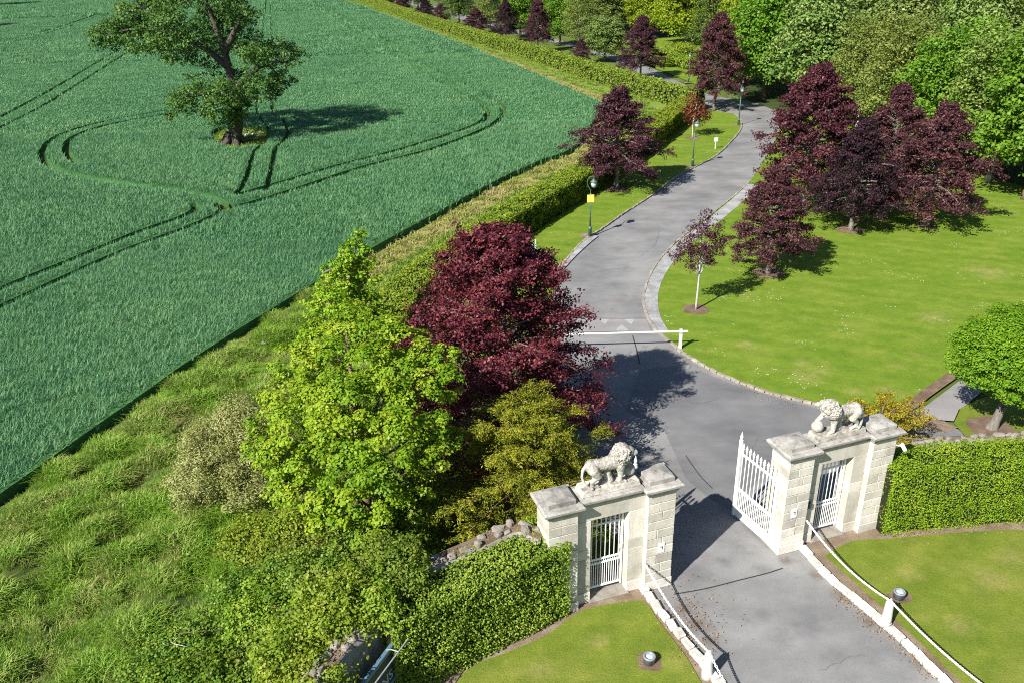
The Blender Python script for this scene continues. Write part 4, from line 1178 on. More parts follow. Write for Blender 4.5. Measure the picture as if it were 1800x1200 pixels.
# ------------------------------------------------------------------ lamp posts
def lamp(at, rz, label, h=3.56, notice=False):
    t = empty('lamp_post', (at[0], at[1], 0.04), rz)
    tag(t, label, 'lamp post', 'green lamp posts along the drive')
    part('base', MB().lathe([(0.10, 0), (0.10, 0.45), (0.12, 0.47), (0.12, 0.53), (0.08, 0.58), (0.055, 0.62)], 14), 'green_metal', t, 0, 1, True)
    part('pole', MB().tube([(0, 0, 0.6), (0, 0, 2.5)], [0.048, 0.04], 12).lathe([(0.05, 0), (0.06, 0.03), (0.05, 0.06)], 12, (0, 0, 2.5)), 'green_metal', t, 0, 1, True)
    neck = spline([(0, 0, 2.5), (-0.02, 0, 2.75), (-0.13, 0, 2.98), (-0.20, 0, 3.2), (-0.12, 0, 3.46), (0.06, 0, 3.54), (0.16, 0, 3.46), (0.17, 0, 3.40)], 5)
    part('swan_neck', MB().tube(neck, 0.022, 8), 'green_metal', t, 0, 1, True)
    ln = part('lantern', MB().lathe([(0.02, 3.42), (0.05, 3.38), (0.20, 3.25), (0.21, 3.21), (0.17, 3.20)], 12, (0.17, 0, 0)), 'green_metal', t, 0, 1, True)
    part('globe', MB().lathe([(0.165, 3.20), (0.16, 3.08), (0.12, 2.94), (0.03, 2.90)], 12, (0.17, 0, 0)), 'glass', ln, 0, 1, True)
    part('finial', MB().lathe([(0.02, 3.40), (0.03, 3.43), (0.004, 3.50)], 8, (0.17, 0, 0)), 'green_metal', ln)
    if notice:
        part('yellow_notice', MB().box(-0.20, 0.20, -0.075, -0.055, 2.06, 2.50), 'yellow', t, 0.004)
    sheet('soil_ring', [(p[0], p[1]) for p in spline(blob_ring((-0.2, 0.1), 0.42, 12, np.random.default_rng(int(at[1])), 0.2), 3, True)], 0.03, 'soil', parent=t)
lamp((4.72, 46.60), 0.0, 'green swan-neck lamp post carrying a yellow notice beside the drive', notice=True)
lamp((14.03, 62.61), 0.35, 'green swan-neck lamp post by the small red tree')
lamp((21.41, 77.76), 0.9, 'green swan-neck lamp post at the bend of the drive')
lamp((22.15, 104.14), 1.2, 'distant green lamp post beyond the bend, partly behind the tall copper beech')
lamp((1.62, 28.05), 0.1, 'lamp post beside the barrier, hidden behind the large copper beech')

# ------------------------------------------------------------------ signs
t = empty('small_sign', (*(17.07, 68.30), 0.05), 0.2)
tag(t, 'small white sign on a short post at the lawn edge by the drive', 'sign')
part('post', MB().box(-0.03, 0.03, -0.03, 0.03, 0, 0.75), 'white', t, 0.005)
part('plate', MB().box(-0.17, 0.17, -0.05, -0.031, 0.6, 0.92), 'white', t, 0.005)
t = empty('board_sign', (*(1.02, 41.83), 0.05), -0.25)
tag(t, 'pale blue board sign on the verge, half behind the large copper beech', 'sign')
part('panel', MB().box(-0.75, 0.35, -0.03, 0.03, 0.45, 1.25), 'blue', t, 0.006)
for x in (-0.72, 0.375): part('post', MB().box(x - 0.025, x + 0.025, -0.025, 0.025, 0, 1.5), 'white', t, 0.004)

# dark name board on the roadside wall, lower left, with a strip lamp on arms
SB0, SB1 = np.array((-4.18, 11.62)), np.array((-3.10, 13.95))
sd = SB1 - SB0; SB0 = SB0 + 0.32 * np.array([sd[1], -sd[0]]) / np.hypot(*sd); sl = np.hypot(*sd); sa = math.atan2(sd[1], sd[0])
t = empty('name_board', (SB0[0], SB0[1], 0.0), sa)
tag(t, 'dark name board with strip lamp, in shade at the foot of the ivy hedge', 'sign')
part('panel', MB().box(0.06, sl - 0.06, -0.05, 0.0, 0.84, 1.64), 'sign_face', t)
for a, b, c, d in ((0, sl, 0.74, 0.84), (0, sl, 1.64, 1.74), (0, 0.06, 0.8401, 1.6399), (sl - 0.06, sl, 0.8401, 1.6399)):
    part('frame', MB().box(a, b, -0.075, 0.02, c, d), 'sign_frame', t, 0.008)
part('strip_lamp', MB().tube([(0.1, -0.34, 1.84), (sl + 0.12, -0.34, 1.84)], 0.016, 8), 'steel', t)
for x in (0.75, sl - 0.3):
    part('lamp_arm', MB().tube([(x, -0.02, 1.76), (x, -0.16, 1.83), (x, -0.34, 1.84)], 0.014, 6), 'steel', t)
tx = bpy.data.curves.new('lettering', 'FONT'); tx.body = 'ONS'; tx.size = 0.36; tx.extrude = 0.004; tx.align_x = 'RIGHT'
to = bpy.data.objects.new('lettering_raw', tx); COL.objects.link(to)
bpy.context.view_layer.update()
tm = bpy.data.meshes.new_from_object(to.evaluated_get(bpy.context.evaluated_depsgraph_get()))
bpy.data.objects.remove(to)
lo = link('lettering', tm, 'letter', t, (sl - 0.2, -0.056, 0.92)); lo.rotation_euler = (math.pi / 2, 0, 0)
if not lo.data.materials: lo.data.materials.append(M['letter'])

# ------------------------------------------------------------------ rubble walls
def rubble_wall(line, h, w, label, seed):
    rg = np.random.default_rng(seed)
    line = spline(line, 8)
    root = empty('rubble_wall', (line[0][0], line[0][1], 0))
    tag(root, label, 'wall', 'rubble walls behind the hedges')
    off = np.array([line[0][0], line[0][1]])
    L = line - off
    d = unit(np.gradient(L, axis=0)); nn = np.stack([-d[:, 1], d[:, 0]], 1)
    n = len(L)
    v = np.concatenate([np.c_[L + nn * w / 2, np.zeros(n)], np.c_[L + nn * w / 2, np.full(n, h)], np.c_[L - nn * w / 2, np.full(n, h)], np.c_[L - nn * w / 2, np.zeros(n)]])
    f = []
    for i in range(n - 1):
        for k in range(3):
            f.append((k * n + i, k * n + i + 1, (k + 1) * n + i + 1, (k + 1) * n + i))
    f += [(0, n, 2 * n, 3 * n), (n - 1, 4 * n - 1, 3 * n - 1, 2 * n - 1)]
    link('wall_core', mesh_np('wall_core', v, f), 'rubble', root)
    ribbon('soil_capping', L, w * 0.85, h + 0.012, 'mulch', parent=root)
    protos = []
    for i in range(6):
        bm = bmesh.new(); bmesh.ops.create_icosphere(bm, subdivisions=2, radius=0.5)
        for q in bm.verts:
            c = q.co.copy()
            m = max(abs(c.x), abs(c.y), abs(c.z))
            q.co = c.lerp(c / m * 0.42, 0.85) + Vector(rg.normal(0, 0.04, 3))
        me = bpy.data.meshes.new('stone'); bm.to_mesh(me); bm.free(); me.materials.append(M['rubble']); protos.append(me)
    seg = np.hypot(*np.diff(L, axis=0).T); cum = np.r_[0, np.cumsum(seg)]
    for row in (-1, 1):
        s = 0.1
        while s < cum[-1] - 0.1:
            ln = 0.16 + 0.30 * rg.random() ** 1.5
            if rg.random() < 0.38:
                s += ln * 0.8; continue
            x, y = np.interp(s + ln / 2, cum, L[:, 0]), np.interp(s + ln / 2, cum, L[:, 1])
            i = min(np.searchsorted(cum, s + ln / 2), n - 1)
            o = link('stone', protos[rg.integers(0, 6)], None, root)
            o.location = (x + nn[i][0] * row * w * (0.2 + 0.1 * rg.random()), y + nn[i][1] * row * w * (0.2 + 0.1 * rg.random()), h + 0.01 + 0.02 * rg.random())
            o.rotation_euler = (rg.normal(0, .15), rg.normal(0, .15), math.atan2(d[i][1], d[i][0]) + rg.normal(0, .25))
            o.scale = (ln, 0.14 + 0.12 * rg.random(), 0.10 + 0.3 * rg.random() ** 3)
            s += ln * (0.98 + 0.25 * rg.random())
wl = [gate_pt(-GW - 0.02, 0.45)] + [(-0.06, 16.95), (-1.11, 16.29), (-2.36, 15.47), (-2.87, 14.73), (-3.34, 13.93), (-3.81, 13.06), (-4.26, 12.11), (-4.67, 11.00)]
rubble_wall(wl, 2.3, 0.45, 'old rubble stone wall running down behind the ivy hedge', 3)
rubble_wall([gate_pt(OPEN + GW + 0.02, 0.55)] + [(12.32, 20.80), (13.73, 20.92), (15.14, 21.03), (16.86, 21.07)], 1.95, 0.5, 'rubble stone wall behind the clipped hedge, below the globe tree', 4)

# ------------------------------------------------------------------ foliage generators
def trunk_mesh(name, paths, sides=9):
    mb = MB()
    for p, r in paths: mb.tube(p, r, sides, True)
    return mb.mesh(name, True)

def lobed_crown(name, lobes, per_m2, leaf, rng, up=0.5, clump=0.30, aspect=0.62, shell=(0.62, 1.0), spread=0.7, droop=0.0, ctint=0.55, kdiv=2.2, flat=0.75, dome=0.35):
    """lobes: (centre, radii). Each lobe is a cloud of leafy clumps; gaps stay between them"""
    C_, N_, S_, T_ = [], [], [], []
    for c, r in lobes:
        c = np.asarray(c, float); r = np.asarray(r if hasattr(r, '__len__') else (r, r, r), float)
        area = 12.6 * (r[0] * r[1] + r[0] * r[2] + r[1] * r[2]) / 3
        cr = clump * (r.prod() ** (1 / 3))
        k = max(6, int(area / (cr * cr * kdiv)))
        dirs = unit(rng.normal(size=(k, 3)) + np.array([0, 0, 0.25]))
        cc = c + dirs * r * (shell[0] + (shell[1] - shell[0]) * rng.random((k, 1)))
        crs = cr * (0.65 + 0.7 * rng.random(k))
        n = max(4, int(area * per_m2 / k))
        dd = unit(rng.normal(size=(k, n, 3)) + np.array([0, 0, dome]))
        rad = rng.random((k, n, 1)) ** 0.45
        pos = cc[:, None] + dd * rad * crs[:, None, None] * np.array([1.15, 1.15, flat])
        pos[..., 2] -= droop * ((dd[..., 0] ** 2 + dd[..., 1] ** 2) * rad[..., 0] * crs[:, None])
        nr = dd * 0.5 + dirs[:, None] * 0.35 + np.array([0, 0, up]) + spread * rng.normal(size=(k, n, 3)) * 0.6
        C_.append(pos.reshape(-1, 3)); N_.append(nr.reshape(-1, 3))
        T_.append((ctint * rng.random((k, 1)) + (1 - ctint) * rng.random((k, n))).ravel())
    C_, N_, T_ = np.concatenate(C_), np.concatenate(N_), np.concatenate(T_)
    return leaf_mesh(name, C_, N_, leaf * (0.7 + 0.6 * rng.random(len(C_))), T_, rng, aspect)

def branchy_crown(name, h, z0, R, nb, nt, nl, leaf, rng, prof, elev=(0.1, 0.9), droop=0.25, aspect=0.6, jitter=0.10, twig=0.34, up=0.8, wild=0.55, s0=0.2, ctint=0.6, lean=(0, 0), asym=None, along=False, tz=0.22, bark=0.022, keep=None):
    """crown grown branch by branch: layered sprays with pointed tips"""
    t = (np.arange(nb) + rng.random(nb)) / nb
    az = np.arange(nb) * 2.39996 + rng.normal(0, 0.35, nb)
    L = R * np.array([prof(q) for q in t]) * (0.56 + 0.66 * rng.random(nb))
    if asym is not None: L = L * (1 + asym[0] * np.cos(az - asym[1]))
    e = elev[0] + (elev[1] - elev[0]) * t + rng.normal(0, 0.1, nb)
    zb = z0 + (h - z0) * t - L * np.sin(e) * 0.35
    zb = np.maximum(zb, z0 * 0.6)
    dh = np.stack([np.cos(az), np.sin(az), np.zeros(nb)], 1)
    base = np.stack([lean[0] * t * h, lean[1] * t * h, zb], 1)
    def pt(s):                                   # s (nb,k)
        p = base[:, None] + (L[:, None] * s)[..., None] * (np.cos(e)[:, None, None] * dh[:, None] + np.sin(e)[:, None, None] * np.array([0, 0, 1.0]))
        p[..., 2] -= droop * L[:, None] * s ** 2
        return p
    s = s0 + (1 - s0) * rng.random((nb, nt)) ** 0.75
    o = pt(s)
    sg = np.where(rng.random((nb, nt)) < 0.5, -1, 1) * (0.25 + 0.95 * rng.random((nb, nt)))
    ta = az[:, None] + sg
    td = np.stack([np.cos(ta), np.sin(ta), rng.normal(0.05, tz, (nb, nt))], -1)
    tl = (L[:, None] * twig * (1.2 - s) * (0.6 + 0.8 * rng.random((nb, nt))) + 0.08 * R)
    v = rng.random((nb, nt, nl)) ** 0.8
    pos = o[:, :, None] + td[:, :, None] * (tl[..., None] * v)[..., None] + rng.normal(0, jitter, (nb, nt, nl, 3)) * np.array([1, 1, 0.55])
    pos[..., 2] -= droop * 0.6 * tl[..., None] * v ** 2
    nr = np.array([0, 0, up]) + wild * rng.normal(size=pos.shape) + 0.25 * dh[:, None, None]
    tint = ctint * rng.random((nb, nt, 1)) + (1 - ctint) * rng.random((nb, nt, nl))
    pos = pos.reshape(-1, 3)
    ax = np.broadcast_to(td[:, :, None], (nb, nt, nl, 3)).reshape(-1, 3) if along else None
    ok = pos[:, 2] > 0.12
    if keep is not None: ok &= keep(pos)
    me = leaf_mesh(name, pos[ok], nr.reshape(-1, 3)[ok], leaf * (0.7 + 0.6 * rng.random(ok.sum())), tint.reshape(-1)[ok], rng, aspect, None if ax is None else ax[ok])
    sk = np.linspace(0, 0.9, 5)
    paths = [(q, np.linspace(bark * R * (0.6 + 0.5 * l / R), bark * 0.2 * R, 5)) for q, l in zip(pt(np.broadcast_to(sk, (nb, 5))), L) if keep is None or keep(q).all()]
    return me, paths

def make_tree(name, at, label, cat, crown, cmat, paths, bmat, group=None, rotz=0.0, scale=1.0, mulch=0.0, z=0.05):
    t = empty(name, (at[0], at[1], z), rotz, scale)
    tag(t, label, cat, group)
    link('crown', crown, cmat, t)
    link('trunk', trunk_mesh('trunk', paths), bmat, t)
    if mulch:
        sheet('mulch_ring', [(p[0], p[1]) for p in spline(blob_ring((0, 0), mulch, 14, np.random.default_rng(3), 0.12), 3, True)], 0.012, 'mulch', parent=t)
    return t

def copy_at(src, at, label, rotz, scale, group=None, z=0.05):
    c = copy_tree(src)
    c.location = (at[0], at[1], z); c.rotation_euler = (0, 0, rotz)
    c.scale = (scale,) * 3 if isinstance(scale, (int, float)) else scale
    c['label'] = label
    if group: c['group'] = group
    return c

cone = lambda q: (1.0 - q) ** 0.8 * min(1.0, 0.55 + q * 3.0)
egg = lambda q: math.sqrt(max(0.0, 1 - (q * 1.6 - 0.55) ** 2 / 1.12)) if q < 1 else 0.0
def spire(q): return max(0.05, (1 - q) ** 0.72) * (0.75 + 0.25 * min(1, q * 6))

# ------------------------------------------------------------------ the field oak
def oak():
    rg = np.random.default_rng(21)
    at = OAK_AT
    big = [((-5.79, 0.00, 9.08), (2.34, 2.34, 1.82)), ((-8.91, 1.00, 9.44), (1.97, 1.97, 1.54)), ((-10.13, 0.00, 9.28), (1.17, 1.17, 0.91)), ((-3.00, -2.00, 10.22), (2.36, 2.36, 1.84)), ((-7.30, 2.00, 10.70), (2.47, 2.47, 1.93)), ((-4.43, 1.00, 12.06), (2.42, 2.42, 1.89)), ((-2.00, 1.00, 13.34), (2.79, 2.79, 2.18)), ((1.35, -1.00, 12.55), (2.54, 2.54, 1.98)), ((0.79, 2.00, 10.27), (2.18, 2.18, 1.70)), ((3.04, -1.00, 10.75), (1.24, 1.24, 0.97)), ((-0.85, -2.00, 9.05), (1.62, 1.62, 1.26)), ((-3.85, -1.00, 7.75), (1.26, 1.26, 0.98)), ((-2.53, 0.00, 7.51), (1.08, 1.08, 0.84)), ((4.10, 0.00, 7.43), (1.97, 1.97, 1.54)), ((5.82, 1.00, 7.27), (1.40, 1.40, 1.09)), ((3.49, -3.00, 7.79), (1.51, 1.51, 1.18)), ((5.29, 0.00, 5.41), (1.20, 1.20, 0.93)), ((3.90, -2.00, 5.35), (1.65, 1.65, 1.29)), ((-2.26, -1.00, 4.55), (1.98, 1.98, 1.54)), ((-3.23, -2.00, 3.64), (1.37, 1.37, 1.07)), ((0.85, -3.00, 4.78), (1.93, 1.93, 1.50)), ((-0.21, -2.00, 3.22), (1.67, 1.67, 1.30)), ((1.48, -1.00, 3.25), (1.20, 1.20, 0.93)), ((-1.42, 4.00, 8.25), (1.54, 1.54, 1.20)), ((1.14, 4.00, 8.18), (1.65, 1.65, 1.28)), ((-5.75, 5.00, 8.99), (2.07, 2.07, 1.62)), ((-1.36, 5.00, 10.34), (2.16, 2.16, 1.69)), ((-8.94, 4.00, 9.17), (1.84, 1.84, 1.44)), ((4.49, -1.00, 4.38), (0.99, 0.99, 0.77)), ((0.43, -1.00, 2.05), (0.80, 0.80, 0.63)), ((-1.21, 1.00, 6.50), (1.00, 1.00, 0.78)), ((0.34, 2.00, 5.50), (1.22, 1.22, 0.95)), ((2.12, 0.00, 4.28), (1.30, 1.30, 1.02)), ((-4.47, -2.00, 2.85), (0.49, 0.49, 0.38))]
    crown = lobed_crown('crown', big, 46, 0.21, rg, 0.45, 0.30, shell=(0.4, 1.1), kdiv=3.0)
    paths = [(spline([(-0.03, 0.00, -0.20), (0.15, 0.00, 0.61), (0.56, 0.00, 1.86), (0.72, 0.00, 3.09), (0.64, 0.00, 5.05)], 4), np.linspace(0.68, 0.42, 17) * np.r_[1.5, 1.2, 1.05, np.ones(14)]),
             (spline([(0.70, 0.00, 4.80), (0.57, 0.00, 6.96), (0.20, 0.00, 9.06), (-0.32, 0.00, 11.57), (-0.63, 0.00, 13.78)], 4), np.linspace(0.40, 0.08, 17)),
             (spline([(0.51, 0.00, 6.58), (-1.18, 0.00, 8.17), (-3.41, 0.00, 9.29), (-6.20, 0.00, 9.91), (-9.20, 0.00, 9.53)], 4), np.linspace(0.32, 0.05, 17)),
             (spline([(0.45, 0.00, 7.66), (1.45, 0.00, 9.26), (2.40, 0.00, 10.60), (3.26, 0.00, 11.48)], 4), np.linspace(0.32, 0.06, 13)),
             (spline([(0.66, 0.00, 4.56), (2.39, 0.00, 5.96), (4.00, 0.00, 6.77), (6.51, 0.00, 7.04)], 4), np.linspace(0.36, 0.05, 13)),
             (spline([(0.64, 0.00, 3.83), (-0.87, 0.00, 4.36), (-2.65, 0.00, 4.26), (-4.11, 0.00, 3.71)], 4), np.linspace(0.28, 0.05, 13)),
             (spline([(-2.51, 0.00, 8.90), (-4.18, 0.00, 10.32), (-5.83, 0.00, 11.62), (-6.81, 0.00, 12.62)], 4), np.linspace(0.2, 0.04, 13)),
             (spline([(4.00, 0.00, 6.77), (4.83, 0.00, 5.66), (5.44, 0.00, 4.68)], 4), np.linspace(0.12, 0.03, 9))]
    for a in np.arange(6) * 1.05:
        paths.append(([(0.3 * math.cos(a), 0.3 * math.sin(a), 0.9), (0.85 * math.cos(a), 0.85 * math.sin(a), 0.25), (1.5 * math.cos(a), 1.5 * math.sin(a), -0.05)], [0.35, 0.28, 0.1]))
    t = make_tree('oak_tree', at, 'big spreading oak standing alone on a grass island in the wheat', 'tree', crown, 'oak_leaf', paths, 'bark_oak', z=0.0)
    # trees further along the hedge line, out of frame; their shadows reach the wheat
    for (x, y), s, l in (((-137.56, 217.41), 1.0, 'oak just outside the frame whose shadow lies on the far wheat'), ((-184.96, 326.50), 1.0, 'second oak outside the frame whose thin shadow lies on the far wheat')):
        copy_at(t, (x, y), l, 1.9 * s, s, z=0.0)
    w = link('fallen_branch', trunk_mesh('fallen_branch', [([(0, 0, 0.12), (0.9, 0.1, 0.2), (1.8, -0.05, 0.1)], [0.1, 0.08, 0.03]), ([(0.15, 0.05, 0.1), (0.35, 0.1, 0.7), (0.3, 0.15, 1.3), (0.55, 0.1, 1.6)], [0.07, 0.06, 0.04, 0.02]), ([(0.32, 0.12, 0.95), (0.6, 0.1, 1.05)], [0.035, 0.015])], 7), 'dead_wood')
    w.location = (*(-24.43, 78.96), 0)
    tag(w, 'bleached dead branch lying beside the oak trunk', 'branch')
oak()

# ------------------------------------------------------------------ near trees by the gate
def near_trees():
    rg = np.random.default_rng(31)
    # yellow-green maple: dome of many rounded leafy shelves
    at = (-4.45, 19.46)
    lobes = [((-1.04, 2.00, 5.49), (0.65, 0.65, 0.50)), ((-0.17, 2.00, 5.99), (0.70, 0.70, 0.55)), ((0.66, 1.60, 5.80), (0.70, 0.70, 0.54)), ((1.39, 1.40, 5.70), (0.66, 0.66, 0.52)), ((2.04, 1.00, 5.53), (0.47, 0.47, 0.36)), ((-1.53, 1.40, 5.08), (0.67, 0.67, 0.52)), ((-0.46, 0.60, 5.46), (0.77, 0.77, 0.60)), ((0.54, 0.20, 5.63), (0.78, 0.78, 0.61)), ((1.42, 0.20, 5.43), (0.75, 0.75, 0.59)), ((2.24, 0.20, 5.24), (0.60, 0.60, 0.47)), ((2.61, 0.60, 5.62), (0.40, 0.40, 0.31)), ((2.69, 0.20, 5.22), (0.42, 0.42, 0.33)), ((-1.94, 0.80, 4.52), (0.69, 0.69, 0.54)), ((-0.81, -0.20, 5.04), (0.75, 0.75, 0.58)), ((0.20, -0.80, 5.17), (0.78, 0.78, 0.61)), ((1.06, -0.80, 5.06), (0.79, 0.79, 0.61)), ((1.89, -0.40, 4.89), (0.65, 0.65, 0.51)), ((2.58, 0.20, 4.71), (0.40, 0.40, 0.31)), ((-2.33, 0.40, 3.86), (0.59, 0.59, 0.46)), ((-1.26, -0.60, 4.34), (0.71, 0.71, 0.56)), ((-0.19, -1.40, 4.62), (0.74, 0.74, 0.58)), ((0.79, -1.70, 4.61), (0.76, 0.76, 0.60)), ((1.59, -1.40, 4.48), (0.72, 0.72, 0.56)), ((2.32, -0.70, 4.28), (0.56, 0.56, 0.44)), ((-2.56, 0.00, 3.20), (0.53, 0.53, 0.41)), ((-1.57, -1.00, 3.64), (0.65, 0.65, 0.51)), ((-0.45, -1.90, 4.02), (0.71, 0.71, 0.55)), ((0.51, -2.20, 3.94), (0.73, 0.73, 0.57)), ((1.41, -2.10, 3.93), (0.70, 0.70, 0.55)), ((2.12, -1.40, 3.78), (0.61, 0.61, 0.48)), ((2.73, -0.60, 3.77), (0.36, 0.36, 0.28)), ((-1.77, -1.20, 2.89), (0.51, 0.51, 0.40)), ((-0.75, -2.00, 3.16), (0.60, 0.60, 0.47)), ((0.18, -2.40, 3.16), (0.62, 0.62, 0.48)), ((1.08, -2.30, 3.06), (0.63, 0.63, 0.49)), ((1.81, -1.80, 3.02), (0.55, 0.55, 0.43)), ((-0.28, -2.30, 2.40), (0.49, 0.49, 0.38)), ((0.59, -2.40, 2.27), (0.49, 0.49, 0.38))]
    crown = lobed_crown('crown', lobes, 330, 0.085, rg, 0.5, 0.40, 0.8, (0.6, 1.12), 0.6, 0.30, 0.6, 4.6, 0.55, 0.9)
    print('maple leaves', len(crown.polygons))
    paths = [(spline([(-0.01, 0.00, -0.10), (0.22, -0.00, 1.40), (0.33, 0.00, 3.29), (0.22, 0.00, 4.89), (-0.12, 1.50, 6.04)], 4), np.linspace(0.17, 0.04, 17))]
    for c, r in lobes:
        c = np.array(c); z0 = c[2] * (0.45 + 0.2 * rg.random())
        paths.append((spline([(0.0, 0.2, z0), tuple((c + [0, 0.2, z0]) / 2 - [0, 0, .1]), tuple(c + [0, 0, .12])], 4), np.linspace(0.06, 0.012, 9)))
    make_tree('maple_tree', at, 'yellow-green maple with rounded leafy shelves in front of the large copper beech', 'tree', crown, 'maple_leaf', paths, 'bark_brown', z=0.0)
    # tall young maple with a leading shoot
    at2 = (-6.37, 25.52)
    h2 = 7.59
    lob = [((1.60, -0.00, 7.31), (0.24, 0.24, 0.18)), ((1.37, 0.10, 6.98), (0.29, 0.29, 0.23)), ((1.74, -0.20, 6.88), (0.25, 0.25, 0.20)), ((1.03, 0.20, 6.73), (0.26, 0.26, 0.20)), ((1.21, 0.00, 6.50), (0.40, 0.40, 0.32)), ((1.60, 0.30, 6.24), (0.34, 0.34, 0.26)), ((0.90, -0.30, 6.41), (0.33, 0.33, 0.26)), ((0.47, 0.20, 6.00), (0.30, 0.30, 0.23)), ((1.28, 0.30, 5.90), (0.49, 0.49, 0.38)), ((0.94, -0.40, 5.94), (0.48, 0.48, 0.37)), ((1.74, 0.00, 5.76), (0.37, 0.37, 0.29)), ((0.23, 0.20, 5.57), (0.38, 0.38, 0.29)), ((1.09, 0.40, 5.16), (0.61, 0.61, 0.47)), ((0.61, -0.50, 5.34), (0.55, 0.55, 0.43)), ((1.70, 0.10, 5.06), (0.49, 0.49, 0.38)), ((-0.01, 0.00, 4.84), (0.49, 0.49, 0.38)), ((1.04, -0.60, 4.87), (0.67, 0.67, 0.52)), ((1.38, 0.40, 4.21), (0.66, 0.66, 0.51)), ((0.14, 0.20, 4.02), (0.69, 0.69, 0.54)), ((-0.25, -0.30, 3.95), (0.53, 0.53, 0.41)), ((1.96, 0.20, 4.39), (0.38, 0.38, 0.30)), ((2.33, 0.30, 3.91), (0.35, 0.35, 0.27)), ((0.78, -0.80, 3.95), (0.74, 0.74, 0.58))]
    crown2 = lobed_crown('crown', lob, 210, 0.11, rg, 0.4, 0.42, 0.7, (0.3, 1.2), 0.8, 0.2, 0.6, 3.6, 0.7, 0.5)
    paths = [(spline([(-0.01, 0.00, -0.05), (0.33, 0.00, 1.83), (0.64, 0.00, 3.57), (1.01, 0.00, 5.22), (1.52, 0.00, 7.17)], 5), np.linspace(.13, .015, 21))]
    for c, r in lob[2:]:
        z0 = max(0.6, c[2] - 0.8 - 0.3 * rg.random()); f0 = z0 / h2 * 0.35
        paths.append((spline([(f0, 0, z0), ((f0 + c[0]) / 2, c[1] / 2, (z0 + c[2]) / 2 - .05), c], 4), np.linspace(.035, .008, 9)))
    make_tree('young_maple', at2, 'tall airy light green maple with a loose leading shoot beside the wheat edge', 'tree', crown2, 'maple_leaf', paths, 'bark_brown', z=0.0)
    # dark green maple foliage low on the shade side
    lob = [((0.18, -0.40, 1.67), (0.69, 0.69, 0.54)), ((0.69, 0.00, 1.91), (0.70, 0.70, 0.54)), ((0.44, -0.60, 0.88), (0.60, 0.60, 0.47)), ((-0.31, -0.80, 1.45), (0.65, 0.65, 0.51)), ((0.88, 0.00, 0.95), (0.46, 0.46, 0.36)), ((0.80, 0.80, 2.26), (0.62, 0.62, 0.49)), ((0.02, 0.00, 2.12), (0.54, 0.54, 0.42))]
    make_tree('holly_bush', (-3.32, 18.19), 'dark green leafy bush between the maple and the rubble wall', 'bush', lobed_crown('crown', lob, 210, 0.10, rg, 0.5, 0.3, 0.6), 'maple_dark',
              [([(0, 0, 0), (0.1, 0, 1.6)], [.08, .03])], 'bark_brown', z=0.0)
    # large copper beech
    at3 = (-0.26, 23.75)
    h3 = 7.80
    prof = lambda q: (0.95 * (1 - q) ** 0.52 + 0.04) * (0.8 + 0.2 * min(1, q * 4))
    me, br = branchy_crown('crown', h3, 0.9, 4.25, 120, 26, 34, 0.095, rg, prof, (0.0, 0.8), 0.18, 0.62, 0.085, 0.28, 0.6, 0.65, tz=0.3, asym=(0.14, 2.6), bark=0.012)
    print('beech leaves', len(me.polygons))
    make_tree('copper_beech', at3, 'large wine-red copper beech overhanging the drive behind the gateway', 'tree', me, 'copper_leaf', [(spline([(0, 0, -.1), (0.05, 0, 2), (0, 0.1, h3 * .9)], 5), np.linspace(.28, .03, 11))] + br, 'bark_grey', z=0.0)
    # golden yew: ascending plumes with drooping tips
    at4 = (0.22, 20.00)
    h4 = 4.00
    me, br = branchy_crown('crown', h4, 0.3, 4.0, 92, 26, 44, 0.075, rg, lambda q: (1 - q) ** 0.40 * (0.85 + 0.15 * math.sin(q * 17)), (0.12, 0.75), 0.18, 0.28, 0.05, 0.17, 0.5, 0.6, 0.12, 0.65, along=True, bark=0.008, keep=lambda q: (q[:, 0] + at4[0] - GA[0]) * GN[0] + (q[:, 1] + at4[1] - GA[1]) * GN[1] > 1.0)
    make_tree('golden_yew', at4, 'golden-tipped yew with feathery plumes behind the rubble wall', 'tree', me, 'yew_leaf', [(spline([(0, 0, 0), (0, 0, h4 * .8)], 5), np.linspace(.16, .03, 2))] + br, 'bark_brown', z=0.0)
    # pale willow shrub
    at5 = (-8.92, 21.44)
    lob = [((0.0, 0, 1.6), (1.2, 1.2, 1.3)), ((0.7, .4, 1.9), (1.0, 1, 1.2)), ((-0.7, -.3, 1.1), (0.9, .9, 0.9)), ((0.3, 1.0, 2.1), (0.9, 0.9, 1.0)), ((-.4, .7, 1.7), (.9, .9, .9)), ((0.9, -.7, 1.1), (.9, .9, .9))]
    make_tree('willow_shrub', at5, 'pale silvery willow shrub at the edge of the rough grass', 'shrub', lobed_crown('crown', lob, 620, 0.085, rg, 0.35, 0.32, 0.34, (0.6, 1.05), 0.9), 'willow_leaf',
              [(spline([(0, 0, 0), (a * .5, b * .5, 1.0), (a, b, 2.0)], 4), np.linspace(.05, .015, 9)) for a, b in ((.1, .2), (.7, .5), (-.6, -.2), (.3, 1.0))], 'bark_brown', z=0.0)
    # scrub and bramble mounds in front
    mats = ['bramble_leaf', 'scrub_leaf', 'bramble_leaf', 'maple_dark']
